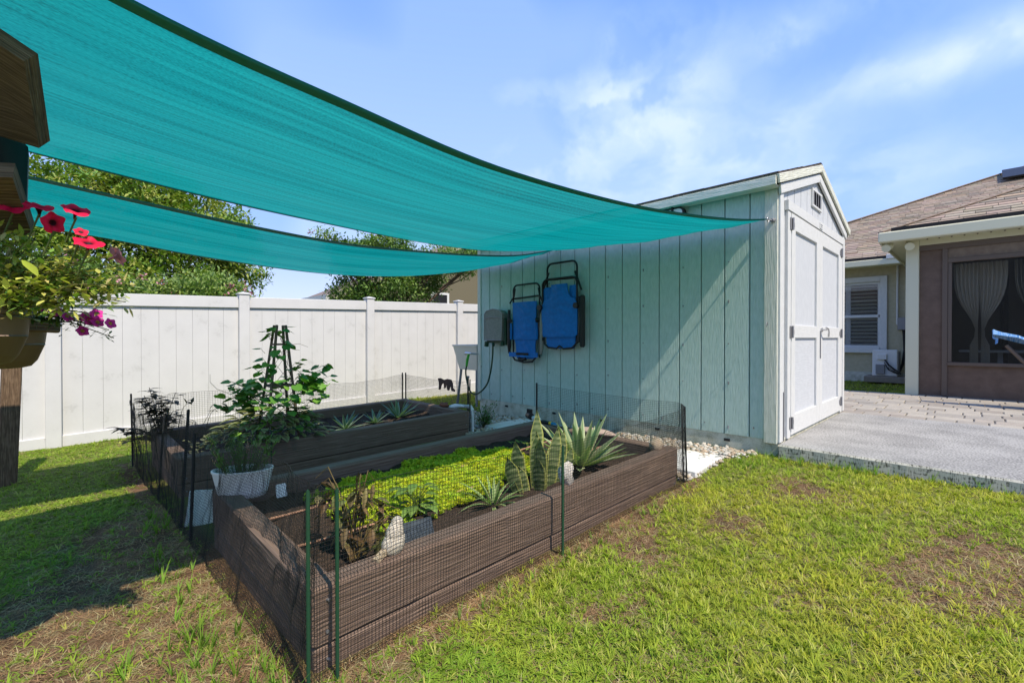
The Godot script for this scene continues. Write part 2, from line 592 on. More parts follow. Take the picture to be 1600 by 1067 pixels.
	mat("brown_tan", Color(1, 1, 1), 0.7, {tex = ramp_tex([[fine, 0.5], [coarse, 0.5]], [[0.0, L(0.14, 0.1, 0.075)], [1.0, L(0.27, 0.21, 0.165)]], w, w), tri = "world", scale = Vector3(2, 2, 2)})
	mat("brown_frame", L(0.12, 0.088, 0.068), 0.45)
	mat("shingle", Color(1, 1, 1), 0.9, {tex = ramp_tex([[speck, 0.6], [coarse, 0.4]], [[0.0, L(0.5, 0.5, 0.5)], [1.0, L(1, 1, 1)]], w, w), tri = "world", vc = true, scale = Vector3(2, 2, 2)})
	mat("black", L(0.012, 0.012, 0.013), 0.45)
	mat("black_matt", L(0.02, 0.02, 0.02), 0.8)
	mat("net", L(0.012, 0.013, 0.013), 0.55)
	mat("metal", L(0.55, 0.55, 0.55), 0.35, {metal = 0.9})
	mat("dull_metal", L(0.25, 0.25, 0.26), 0.5, {metal = 0.5})
	mat("dark_green", L(0.012, 0.05, 0.025), 0.5)
	mat("bright_green", L(0.06, 0.4, 0.05), 0.5)
	mat("cloth_blue", Color(1, 1, 1), 0.75, {tex = ramp_tex([[speck, 0.5], [coarse, 0.5]], [[0.0, L(0.0, 0.1, 0.36)], [1.0, L(0.008, 0.19, 0.6)]], w, w), tri = "local", scale = Vector3(3, 3, 3), rim = 0.2})
	mat("sling_cloth", Color(1, 1, 1), 0.8, {tex = ramp_tex([[st2, 0.7], [speck, 0.3]], [[0.0, L(0.01, 0.06, 0.2)], [0.45, L(0.05, 0.2, 0.5)], [0.6, L(0.3, 0.45, 0.65)], [1.0, L(0.6, 0.65, 0.7)]], w, w), tri = "local", scale = Vector3(2.5, 2.5, 2.5)})
	mat("cloth_grey", Color(1, 1, 1), 0.85, {tex = ramp_tex([[speck, 0.8], [coarse, 0.2]], [[0.0, L(0.1, 0.1, 0.095)], [1.0, L(0.42, 0.4, 0.37)]], w, w), tri = "local", scale = Vector3(3, 3, 3)})
	mat("pvc", L(0.66, 0.68, 0.68), 0.4)
	mat("white_plastic", L(0.68, 0.68, 0.66), 0.45)
	mat("sink_plastic", L(0.55, 0.54, 0.47), 0.5)
	mat("plant", Color(1, 1, 1), 0.5, {vc = true, back = Color(0.7, 0.8, 0.5), spec = 0.35})
	mat("grass", Color(1, 1, 1), 0.6, {vc = true, back = Color(0.85, 0.95, 0.6), spec = 0.25})
	mat("petal", Color(1, 1, 1), 0.6, {vc = true, back = Color(0.8, 0.6, 0.6)})
	mat("solid", Color(1, 1, 1), 0.7, {vc = true})
	mat("stone", Color(1, 1, 1), 0.8, {vc = true, tex = ramp_tex([[fine, 0.6], [coarse, 0.4]], [[0.0, L(0.5, 0.48, 0.45)], [1.0, L(1, 1, 1)]], w, w), tri = "local", scale = Vector3(5, 5, 5), height = g_fine, hs = 0.3})
	mat("bark", Color(1, 1, 1), 0.85, {tex = oldwood, scale = Vector3(1, 1, 1)})
	mat("terracotta_plastic", L(0.26, 0.19, 0.155), 0.55)
	var gl := mat("glass", Color(0.02, 0.025, 0.03, 0.14), 0.04, {spec = 0.6})
	gl.transparency = BaseMaterial3D.TRANSPARENCY_ALPHA
	var sc := mat("screen", Color(0.04, 0.04, 0.04, 0.32), 0.3, {spec = 0.4})
	sc.transparency = BaseMaterial3D.TRANSPARENCY_ALPHA
	mat("curtain", L(0.7, 0.66, 0.54), 0.9, {back = Color(0.5, 0.5, 0.45)})
	mat("interior", L(0.3, 0.26, 0.22), 0.9)
	mat("slate", Color(1, 1, 1), 0.8, {tex = ramp_tex([[speck, 0.6], [coarse, 0.4]], [[0.0, L(0.018, 0.026, 0.034)], [1.0, L(0.065, 0.085, 0.105)]], w, w), tri = "local", scale = Vector3(4, 4, 4)})

# ------------------------------------------------------------------ ground
const PATCHES := [[2.86, -0.04, 0.34, 1.0], [2.5, 0.12, 0.26, 0.9], [2.55, 0.93, 0.2, 0.75], [1.9, 1.1, 0.17, 0.9], [2.15, 1.27, 0.2, 0.8], [3.4, 0.85, 0.28, 0.8], [1.41, 1.0, 0.1, 0.8], [1.59, 0.93, 0.1, 0.7], [3.3, 0.1, 0.2, 0.5],
	[0.25, 2.9, 0.34, 1.3], [0.05, 2.5, 0.36, 1.2], [0.3, 3.5, 0.18, 0.9], [0.33, 2.18, 0.3, 0.85], [0.0, 2.1, 0.3, 0.9], [0.4, 1.8, 0.2, 0.8], [0.25, 3.4, 0.2, 0.6], [0.62, 1.25, 0.12, 0.6], [1.2, 0.7, 0.12, 0.5], [2.0, 0.45, 0.12, 0.45]]
var pn := FastNoiseLite.new()

func bare(x: float, b: float) -> float:
	var m := 0.0
	for q in PATCHES:
		var d2: float = ((x - q[0]) * (x - q[0]) + (b - q[1]) * (b - q[1])) / (q[2] * q[2])
		if d2 < 5.0:
			m += q[3] * exp(-d2)
	if x > 0.4 and x < 3.2:
		m += 0.95 * exp(-pow((b - 1.38) / 0.09, 2.0))
	if b > 1.3 and b < 5.4:
		m += 0.8 * exp(-pow((x - 0.42) / 0.12, 2.0))
	m += pn.get_noise_2d(x, b) * 0.42
	return clampf(m, 0.0, 1.0)

func axis(lo: float, hi: float, step: float, far: float) -> Array:
	var a := []
	var p := far
	while p > 0.4:
		a.append(lo - p)
		p *= 0.55
	var q := lo
	while q < hi + 0.001:
		a.append(q)
		q += step
	p = 0.5
	while p < far:
		a.append(hi + p)
		p *= 1.8
	a.append(hi + far)
	return a

func build_ground() -> void:
	lump.seed = 4
	lump.frequency = 0.9
	pn.seed = 77
	pn.frequency = 1.1
	pn.fractal_octaves = 4
	var xs := axis(-2.5, 8.0, 0.08, 160.0)
	var bs := axis(-2.5, 8.0, 0.08, 160.0)
	var g := G.new()
	for i in xs.size():
		for j in bs.size():
			var x: float = xs[i]
			var b: float = bs[j]
			var k := bare(x, b)
			var dirt := Color(0.16, 0.103, 0.068).lerp(Color(0.3, 0.19, 0.12), 0.5 + pn.get_noise_2d(x * 3.0, b * 3.0))
			g.col = Color(0.235, 0.26, 0.075).lerp(dirt, smoothstep(0.15, 0.7, k))
			var e := 0.08
			var nn := Vector3(gy(x - e, b) - gy(x + e, b), 2.0 * e, -(gy(x, b - e) - gy(x, b + e))).normalized()
			g.vert(V(x, gy(x, b), b), nn, Vector2(x, b))
	var nb := bs.size()
	for i in xs.size() - 1:
		for j in nb - 1:
			var a := i * nb + j
			g.tri(a, a + 1, a + nb + 1)
			g.tri(a, a + nb + 1, a + nb)
	kind(obj("ground", g, M.ground), "structure")

# ------------------------------------------------------------------ white fence
func build_fence() -> void:
	var t := thing("vinyl_fence", "white vinyl privacy fence running behind the raised beds", "fence", V(-0.05, -0.27, 7.046))
	var o := -t.position
	var px := []
	for k in range(-2, 7):
		px.append(-0.048 + k * 1.83)
	for x in px:
		var top: float = 1.45 + 0.0273 * (x + 0.05)
		var bot: float = -0.4 + 0.0328 * (x + 0.05)
		var g := G.new()
		g.box(o + V(x, (top + 0.03 + bot) * 0.5, 7.02), Vector3(0.127, top + 0.03 - bot, 0.127), 0.006)
		var p := obj("post", g, M.vinyl, t)
		var cg := G.new()
		cg.box(o + V(x, top + 0.042, 7.02), Vector3(0.15, 0.02, 0.15), 0.004)
		var y0 := top + 0.052
		var h := 0.07
		var a := [V(x - h, y0, 7.02 - h), V(x + h, y0, 7.02 - h), V(x + h, y0, 7.02 + h), V(x - h, y0, 7.02 + h)]
		for k in 4:
			cg.tri3(o + a[k], o + a[(k + 1) % 4], o + V(x, y0 + 0.022, 7.02), Vector3.UP)
		obj("cap", cg, M.vinyl, p)
	for k in px.size() - 1:
		var xa: float = px[k] + 0.062
		var xb: float = px[k + 1] - 0.062
		for rail in 2:
			var ya := (1.45 + 0.0273 * (xa + 0.05)) if rail == 0 else (-0.27 + 0.0328 * (xa + 0.05) + 0.16)
			var yb := (1.45 + 0.0273 * (xb + 0.05)) if rail == 0 else (-0.27 + 0.0328 * (xb + 0.05) + 0.16)
			var hh := 0.145 if rail == 0 else 0.19
			var g := G.new()
			g.bar(o + V(xa, ya - hh * 0.5, 7.02), o + V(xb, yb - hh * 0.5, 7.02), hh, 0.05, 0.005)
			obj("top_rail" if rail == 0 else "bottom_rail", g, M.vinyl, t)
		var n := 10
		for i in n:
			var x0 := lerpf(xa, xb, float(i) / n) + 0.0007
			var x1 := lerpf(xa, xb, float(i + 1) / n) - 0.0007
			var y0 := -0.22 + 0.0328 * (x0 + 0.05)
			var y1 := 1.36 + 0.0273 * (x0 + 0.05)
			var g := G.new()
			g.box(o + V((x0 + x1) * 0.5, (y0 + y1) * 0.5, 7.035), Vector3(x1 - x0, y1 - y0, 0.022), 0.0016)
			obj("board", g, M.vinyl, t)

# ------------------------------------------------------------------ shed
func build_shed() -> void:
	var SX := 4.107
	var EX := 6.5
	var NB := 1.162
	var FB := 4.82
	var t := thing("garden_shed", "pale blue-grey wooden garden shed with white double doors", "shed", V(5.3, 0.0, 3.0))
	var o := -t.position
	var MX := (SX + EX) * 0.5
	var slope := 0.31
	var ev := 2.2
	# backing walls seen through the grooves
	var g := G.new()
	g.box(o + V(MX, 1.16, (NB + FB) * 0.5), Vector3(EX - SX - 0.03, 2.06, FB - NB - 0.03))
	obj("wall", g, M.siding_groove, t)
	# long side, board by board
	var step := 0.2032
	var shared := []
	for k in 4:
		var pg := G.new()
		pg.box(Vector3.ZERO, Vector3(0.024, 2.045, step - 0.009), 0.003, Basis.IDENTITY, Vector2(k * 0.31, k * 0.17))
		shared.append(pg.mesh())
	for i in 18:
		var b := FB - (i + 0.5) * step + 0.005
		if b < NB + 0.08:
			break
		var p := put("siding_board", shared[(i * 7 + i / 3) % 4], M.siding, t)
		p.position = o + V(SX + 0.009, 1.1475, b)
		for s in 2:      # nail heads, two rows on every other board
			pass
	# nails
	var ng := G.new()
	for i in 18:
		var b := FB - i * step - 0.03
		for y in [0.2, 0.55, 0.9, 1.25, 1.6, 1.95]:
			if (i % 2 == 0 or y < 0.3) and b > NB + 0.15:
				ng.tube([o + V(SX - 0.005, y + R(-0.03, 0.03), b), o + V(SX, y, b)], 0.006, 6)
	kind(obj("nail_heads", ng, M.dull_metal, t), "stuff")
	# far and near corner boards of the long side
	g = G.new()
	g.box(o + V(SX - 0.002, 1.135, NB + 0.045), Vector3(0.03, 2.07, 0.098), 0.004)
	obj("corner_board", g, M.cream_trim, t)
	g = G.new()
	g.box(o + V(SX - 0.002, 1.135, FB + 0.005), Vector3(0.03, 2.07, 0.07), 0.006)
	obj("corner_board", g, M.cream_trim, t)
	# concrete footing with vent slots
	g = G.new()
	g.box(o + V(MX, 0.03, (NB + FB) * 0.5), Vector3(EX - SX - 0.005, 0.195, FB - NB + 0.02), 0.004)
	var sk := obj("footing", g, M.skirt, t)
	for b in [1.55, 2.2, 2.83, 3.5, 4.3]:
		var vg := G.new()
		vg.box(o + V(SX, 0.075, b), Vector3(0.012, 0.022, 0.05), 0.002)
		obj("vent_slot", vg, M.black_matt, sk)
	# roof
	var RB := NB - 0.03
	for s in [-1.0, 1.0]:
		var ex: float = MX + s * (MX - 3.97)
		var rg := G.new()
		var a := o + V(ex, ev, RB)
		var b2 := o + V(MX, ev + slope * (MX - 3.97), RB)
		var dn := Vector3(0, 0, -(FB + 0.03 - RB))
		var th := Vector3(0, 0.02, 0)
		rg.quad(a + th, b2 + th, b2 + dn + th, a + dn + th, Vector3.UP)
		rg.quad(a, b2, b2 + dn, a + dn, Vector3.DOWN)
		rg.quad(a, a + th, b2 + th, b2, Vector3.BACK)
		rg.quad(a, a + th, a + dn + th, a + dn, Vector3(s, 0, 0))
		var roof := obj("roof", rg, M.cream_trim, t)
		# shingle courses
		var sg := G.new()
		var rows := 10
		for r in rows:
			var f0 := float(r) / rows - 0.012
			var f1 := float(r + 1) / rows + 0.02
			var nt := 13
			for q in nt:
				sg.col = jit(Color(0.11, 0.085, 0.07), 0.25)
				var z0 := -(FB + 0.04 - RB) * float(q) / nt - 0.005 + 0.02
				var z1 := -(FB + 0.04 - RB) * float(q + 1) / nt + 0.02
				var lo := a.lerp(b2, f0) + Vector3(0, 0.034 + R(0, 0.004), 0)
				var hi := a.lerp(b2, f1) + Vector3(0, 0.024, 0)
				sg.quad(lo + Vector3(0, 0, z0), hi + Vector3(0, 0, z0), hi + Vector3(0, 0, z1), lo + Vector3(0, 0, z1), Vector3.UP)
				sg.quad(lo + Vector3(0, 0, z0), lo + Vector3(0, -0.012, z0), lo + Vector3(0, -0.012, z1), lo + Vector3(0, 0, z1), Vector3(s, 0, 0))
				sg.quad(lo + Vector3(0, 0, z0), hi + Vector3(0, 0, z0), hi + Vector3(0, -0.012, z0), lo + Vector3(0, -0.012, z0), Vector3.BACK)
		kind(obj("shingles", sg, M.shingle, roof), "stuff")
		# eave fascia and soffit
		var fg := G.new()
		fg.box(o + V(ex + s * 0.01, ev - 0.03, (RB + FB + 0.03) * 0.5), Vector3(0.02, 0.07, FB + 0.03 - RB), 0.003)
		obj("fascia", fg, M.cream_trim, t)
		fg = G.new()
		fg.box(o + V((ex + (SX - 0.03 if s < 0 else EX + 0.03)) * 0.5, ev - 0.055, (RB + FB + 0.03) * 0.5 - 0.02), Vector3(absf(ex - (SX if s < 0 else EX)) - 0.035, 0.015, FB - RB - 0.04))
		obj("soffit", fg, M.cream_trim, t)
		# rake boards on the gable: a white one below, a cream one on the edge
		var rk := G.new()
		rk.bar(a + Vector3(0, -0.02, 0.012), b2 + Vector3(0, -0.02, 0.012), 0.07, 0.02, 0.003)
		obj("rake_board", rk, M.cream_trim, t)
		rk = G.new()
		rk.bar(a + Vector3(s * -0.10, -0.075, -0.006), b2 + Vector3(0, -0.108, -0.006), 0.075, 0.02, 0.003)
		obj("rake_trim", rk, M.white_trim, t)
	# gable boards
	var gw := 0.2032
	var x := SX + 0.05
	var k2 := 0
	while x < EX - 0.05:
		var x1 := minf(x + gw - 0.009, EX - 0.03)
		var yb := 2.0 if x > 4.3 and x1 < 6.31 else 0.125
		var ya := ev - 0.03 + slope * (MX - 3.97 - absf(x - MX))
		var yc := ev - 0.03 + slope * (MX - 3.97 - absf(x1 - MX))
		var poly := PackedVector2Array([Vector2(x, yb), Vector2(x1, yb), Vector2(x1, yc), Vector2(x, ya)])
		if x < MX and x1 > MX:
			poly = PackedVector2Array([Vector2(x, yb), Vector2(x1, yb), Vector2(x1, yc), Vector2(MX, ev - 0.03 + slope * (MX - 3.97)), Vector2(x, ya)])
		var pg := G.new()
		pg.prism(poly, o + V(0, 0, NB + 0.0), Vector3.RIGHT, Vector3.UP, Vector3(0, 0, -0.02))
		obj("gable_board", pg, M.door_panel, t)
		x += gw
		k2 += 1
	var gb := G.new()
	gb.prism(PackedVector2Array([Vector2(SX + 0.03, 2.1), Vector2(EX - 0.03, 2.1), Vector2(EX - 0.03, ev - 0.05), Vector2(MX, ev + slope * (MX - 3.97) - 0.04), Vector2(SX + 0.03, ev - 0.05)]), o + V(0, 0, NB + 0.021), Vector3.RIGHT, Vector3.UP, Vector3(0, 0, -0.04))
	obj("gable", gb, M.siding_groove, t)
	gb = G.new()
	gb.prism(PackedVector2Array([Vector2(SX + 0.03, 2.1), Vector2(EX - 0.03, 2.1), Vector2(EX - 0.03, ev - 0.05), Vector2(MX, ev + slope * (MX - 3.97) - 0.04), Vector2(SX + 0.03, ev - 0.05)]), o + V(0, 0, FB - 0.05), Vector3.RIGHT, Vector3.UP, Vector3(0, 0, -0.04))
	obj("gable", gb, M.siding_groove, t)
	# white corner trim, jambs and header of the doors
	for q in [[SX - 0.005, SX + 0.075, 0.11, 2.12, 0.022], [EX - 0.075, EX + 0.005, 0.11, 2.12, 0.022], [4.29, 4.375, 0.115, 2.0, 0.026], [6.275, 6.36, 0.115, 2.0, 0.026]]:
		var jg := G.new()
		jg.box(o + V((q[0] + q[1]) * 0.5, (q[2] + q[3]) * 0.5, NB - q[4] * 0.5), Vector3(q[1] - q[0], q[3] - q[2], q[4]), 0.003)
		obj("trim_board", jg, M.white_trim, t)
	g = G.new()
	g.box(o + V(5.325, 2.043, NB - 0.017), Vector3(2.1, 0.085, 0.034), 0.003)
	obj("door_header", g, M.white_trim, t)
	g = G.new()
	g.box(o + V(5.325, 1.06, NB + 0.03), Vector3(2.0, 1.95, 0.02))
	obj("door_opening", g, M.black_matt, t)
	# plate above the doors
	g = G.new()
	g.box(o + V(5.33, 2.04, NB - 0.037), Vector3(0.10, 0.055, 0.005), 0.001)
	var plate := obj("name_plate", g, M.white_trim, t)
	for k in 2:
		var lg := G.new()
		lg.box(o + V(5.33, 2.05 - k * 0.02, NB - 0.0402), Vector3(0.07 - k * 0.02, 0.007, 0.002))
		obj("plate_print", lg, M.dull_metal, plate)
	# doors
	for s in 2:
		var x0 := 4.382 if s == 0 else 5.328
		var x1 := 5.322 if s == 0 else 6.268
		var d := Node3D.new()
		d.name = numbered("door", t)
		t.add_child(d)
		var pc := o + V(0, 0, NB - 0.012)
		for q in [[x0, x0 + 0.11, 0.135, 1.995], [x1 - 0.11, x1, 0.135, 1.995], [x0 + 0.111, x1 - 0.111, 1.86, 1.995], [x0 + 0.111, x1 - 0.111, 0.95, 1.06], [x0 + 0.111, x1 - 0.111, 0.135, 0.30]]:
			var dg := G.new()
			dg.box(pc + V((q[0] + q[1]) * 0.5, (q[2] + q[3]) * 0.5, 0), Vector3(q[1] - q[0], q[3] - q[2], 0.034), 0.0025)
			obj("rail" if q[1] - q[0] > 0.3 else "stile", dg, M.white_trim, d)
		for q in [[0.30, 0.95], [1.06, 1.86]]:
			var dg := G.new()
			dg.box(pc + V((x0 + x1) * 0.5, (q[0] + q[1]) * 0.5, 0.008), Vector3(x1 - x0 - 0.222, q[1] - q[0], 0.012), 0, Basis.IDENTITY, Vector2(x0, q[0]))
			obj("panel", dg, M.door_panel, d)
		var hx := x0 - 0.004 if s == 0 else x1 + 0.004
		var dir := 1.0 if s == 0 else -1.0
		for y in [0.24, 1.0, 1.9]:
			var hg := G.new()
			hg.tube([o + V(hx, y - 0.05, NB - 0.04), o + V(hx, y + 0.05, NB - 0.04)], 0.009, 8)
			hg.box(o + V(hx - dir * 0.025, y, NB - 0.0305), Vector3(0.035, 0.1, 0.004), 0.001)
			hg.prism(PackedVector2Array([Vector2(0, -0.045), Vector2(0.035, -0.04), Vector2(0.07, -0.015), Vector2(0.07, 0.015), Vector2(0.035, 0.04), Vector2(0, 0.045)]), o + V(hx, y, NB - 0.0295), Vector3(dir, 0, 0), Vector3.UP, Vector3(0, 0, 0.004))
			obj("hinge", hg, M.dull_metal, d)
		if s == 1:
			var hg := G.new()
			hg.box(o + V(5.39, 1.03, NB - 0.032), Vector3(0.07, 0.035, 0.008), 0.002)
			hg.tube([o + V(5.4, 1.03, NB - 0.03), o + V(5.4, 1.03, NB - 0.075)], 0.008, 8)
			hg.tube([o + V(5.36, 1.05, NB - 0.075), o + V(5.4, 1.035, NB - 0.085), o + V(5.45, 1.01, NB - 0.08), o + V(5.46, 0.96, NB - 0.075)], 0.008, 8)
			obj("handle", hg, M.metal, d)
			hg = G.new()
			hg.tube([o + V(5.335, 1.02, NB - 0.034), o + V(5.335, 0.75, NB - 0.034)], 0.005, 6)
			obj("latch_rod", hg, M.dull_metal, d)
	# louvred vent in the gable
	g = G.new()
	for q in [[5.1, 5.125, 2.2, 2.375], [5.435, 5.46, 2.2, 2.375], [5.126, 5.434, 2.2, 2.222], [5.126, 5.434, 2.352, 2.375]]:
		g.box(o + V((q[0] + q[1]) * 0.5, (q[2] + q[3]) * 0.5, NB - 0.008), Vector3(q[1] - q[0], q[3] - q[2], 0.018), 0.002)
	var vent := obj("vent", g, M.white_trim, t)
	g = G.new()
	g.box(o + V(5.28, 2.287, NB - 0.002), Vector3(0.31, 0.13, 0.003))
	obj("vent_opening", g, M.black_matt, vent)
	for k in 4:
		var sg := G.new()
		sg.box(o + V(5.165 + k * 0.077, 2.287, NB - 0.008), Vector3(0.03, 0.13, 0.006), 0.001, Basis(Vector3.UP, 0.6))
		obj("slat", sg, M.dull_metal, vent)
	# steel edging at both corners of the doorway
	for q in [4.215, 6.4]:
		var eg := G.new()
		eg.box(o + V(q, 0.31, NB - 0.012), Vector3(0.012, 0.4, 0.02), 0.002)
		obj("corner_strip", eg, M.dull_metal, t)
	# small hook on the corner board
	g = G.new()
	var hp := []
	for k in 9:
		var a := -0.3 + k * 0.55
		hp.append(o + V(SX - 0.055 + cos(a) * 0.018, 1.055 + sin(a) * 0.02, NB + 0.06))
	g.tube(hp, 0.003, 6)
	obj("hook", g, M.dull_metal, t)

# ------------------------------------------------------------------ concrete, pavers, stepping stones, gravel
func build_paving() -> void:
	var g := G.new()
	var a := [V(4.06, 0.11, 1.132), V(6.35, 0.11, 1.132), V(6.35, 0.11, -3.5), V(4.0, 0.11, -3.5)]
	g.quad(a[0], a[1], a[2], a[3], Vector3.UP)
	var slab := obj("concrete_slab", g, M.slab)
	kind(slab, "structure")
	# its rough edge, with a worn lip
	g = G.new()
	var n := 60
	for k in n:
		var p: Array = []
		for e in 2:
			var f := float(k + e) / n
			var q: Vector3 = a[0].lerp(a[3], f)
			var w := lump.get_noise_2d(f * 60.0, 3.0) * 0.012
			p.append([q, q + Vector3(-0.012 + w, -0.012, 0), q + Vector3(-0.02 + w, -0.14, 0)])
		for r in 2:
			g.quad(p[0][r], p[1][r], p[1][r + 1], p[0][r + 1], Vector3.LEFT + Vector3.UP * 0.2)
	for q in [[a[1], a[2], Vector3.RIGHT], [a[2], a[3], Vector3.BACK], [a[0], a[1], Vector3.FORWARD]]:
		g.quad(q[0], q[1], q[1] + Vector3(0, -0.14, 0), q[0] + Vector3(0, -0.14, 0), q[2])
	for k in g.v.size():
		g.t[k] = Vector2(g.v[k].y * 6.0, g.v[k].z * 2.0)
	obj("slab_edge", g, M.slab_edge, slab)

	# pavers
	g = G.new()
	g.box(V(7.76, 0.02, 0.5), Vector3(2.8, 0.12, 7.0))
	var patio := obj("paver_patio", g, M.ground)
	kind(patio, "structure")
	var cols := [Color(0.42, 0.38, 0.32), Color(0.35, 0.315, 0.27), Color(0.46, 0.425, 0.36), Color(0.38, 0.35, 0.305)]
	var lens := [0.15, 0.23, 0.3, 0.23]
	var cache := {}
	for r in 12:
		var w := 0.232
		var x := 6.365 + (r + 0.5) * w
		var b := -1.55 - R(0, 0.2)
		while b < 3.2:
			var li := rng.randi() % 4
			var l: float = lens[li]
			if b + l < 3.95:
				var ci := rng.randi() % 4
				var key := li * 10 + ci
				if not cache.has(key):
					var pg := G.new()
					pg.col = cols[ci]
					pg.box(Vector3.ZERO, Vector3(w - 0.012, 0.03, l - 0.012), 0.006)
					cache[key] = pg.mesh()
				var p := put("paver", cache[key], M.paver, patio)
				p.position = V(x, 0.09 + R(-0.003, 0.003), b + l * 0.5)
				p.rotation = Vector3(R(-0.008, 0.008), 0, R(-0.008, 0.008))
			b += l

	# stepping stones beside the shed
	var lab := ["white concrete stepping stone beside the near bed's corner at the grass", "stepping stone half hidden behind the snake plant", "shaded stepping stone between the far bed and the shed"]
	var k := 0
	for q in [[3.5, 1.62, 0.6, 0.36, 0.06], [3.62, 2.62, 0.55, 0.4, 0.0], [3.72, 3.68, 0.62, 0.5, -0.03]]:
		var sg := G.new()
		sg.box(Vector3.ZERO, Vector3(q[2], 0.06, q[3]), 0.008)
		var s := obj("stepping_stone", sg, M.step_stone)
		s.position = V(q[0], gy(q[0], q[1]) + 0.008, q[1])
		s.rotation = Vector3(0, q[4], 0)
		tag(s, lab[k], "paving stone", "stepping stones beside the shed")
		k += 1

	# river gravel along the shed
	var meshes := []
	for m in 4:
		var sg := G.new()
		sg.stone(Vector3.ZERO, Vector3(1.0, 0.6, 0.75), 30 + m, 0.35, 5, 7)
		meshes.append(sg.mesh())
	var xf := [[], [], [], []]
	var cc := [[], [], [], []]
	var tones := [Color(0.66, 0.62, 0.55), Color(0.62, 0.52, 0.4), Color(0.72, 0.7, 0.66), Color(0.5, 0.4, 0.3), Color(0.55, 0.53, 0.5)]
	for i in 5200:
		var b := R(1.3, 4.9)
		var x := R(3.08, 4.09)
		if b < 1.75 and x < 3.2 + R(0, 0.2) and b < 1.4:
			continue
		# grass has crept in at the near end
		if b < 1.32 + (4.1 - x) * 0.25 - 0.05 + R(-0.06, 0.06) and x > 3.75:
			continue
		if x < 3.8 and b < 1.42:
			continue
		var m := rng.randi() % 4
		var r := R(0.012, 0.027)
		var bs := Basis.from_euler(Vector3(R(-0.4, 0.4), R(0, TAU), R(-0.4, 0.4))).scaled(Vector3(r, r, r))
		xf[m].append(Transform3D(bs, V(x, gy(x, b) + R(0.0, 0.022), b)))
		cc[m].append(jit(tones[rng.randi() % 5], 0.15))
	var gm := Node3D.new()
	gm.name = "gravel"
	add_child(gm)
	tag(gm, "pale river gravel lying along the foot of the shed", "gravel")
	kind(gm, "stuff")
	for m in 4:
		multi("pebbles", meshes[m], M.stone, xf[m], cc[m], gm)

# ------------------------------------------------------------------ roofs of tabs
func tab_roof(g: G, eave_x: float, eave_y: float, pitch: float, x_to: float, b_lo: float, b_hi: Callable, tone: Color) -> void:
	var ex := 0.135
	var x := eave_x
	var row := 0
	while x < x_to:
		var y := eave_y + pitch * (x - eave_x)
		var x1 := x + ex * 1.06
		var y1 := eave_y + pitch * (x1 - eave_x)
		var hi: float = b_hi.call(x)
		var b := b_lo + (0.16 if row % 2 == 0 else 0.0) - 0.3
		while b < hi:
			var w := R(0.18, 0.36)
			var b1 := minf(b + w - 0.006, hi)
			if b1 > b_lo:
				g.col = jit(tone, 0.28)
				var lift := 0.012 + R(0, 0.006)
				var p0 := V(x, y + lift, b)
				var p1 := V(x, y + lift, b1)
				var p2 := V(x1, y1 + 0.003, b1)
				var p3 := V(x1, y1 + 0.003, b)
				g.quad(p0, p1, p2, p3, Vector3(-0.4, 1, 0))
				g.quad(p0, p1, p1 + Vector3(0, -0.015, 0), p0 + Vector3(0, -0.015, 0), Vector3.LEFT)
			b += w
		x += ex
		row += 1

func bx(g: G, x0: float, x1: float, y0: float, y1: float, b0: float, b1: float, o: Vector3, bev := 0.0) -> void:
	g.box(o + V((x0 + x1) * 0.5, (y0 + y1) * 0.5, (b0 + b1) * 0.5), Vector3(x1 - x0, y1 - y0, absf(b1 - b0)), bev)

func part(called: String, m: Material, parent: Node, o: Vector3, q: Array, bev := 0.0) -> MeshInstance3D:
	var g := G.new()
	bx(g, q[0], q[1], q[2], q[3], q[4], q[5], o, bev)
	return obj(called, g, m, parent)

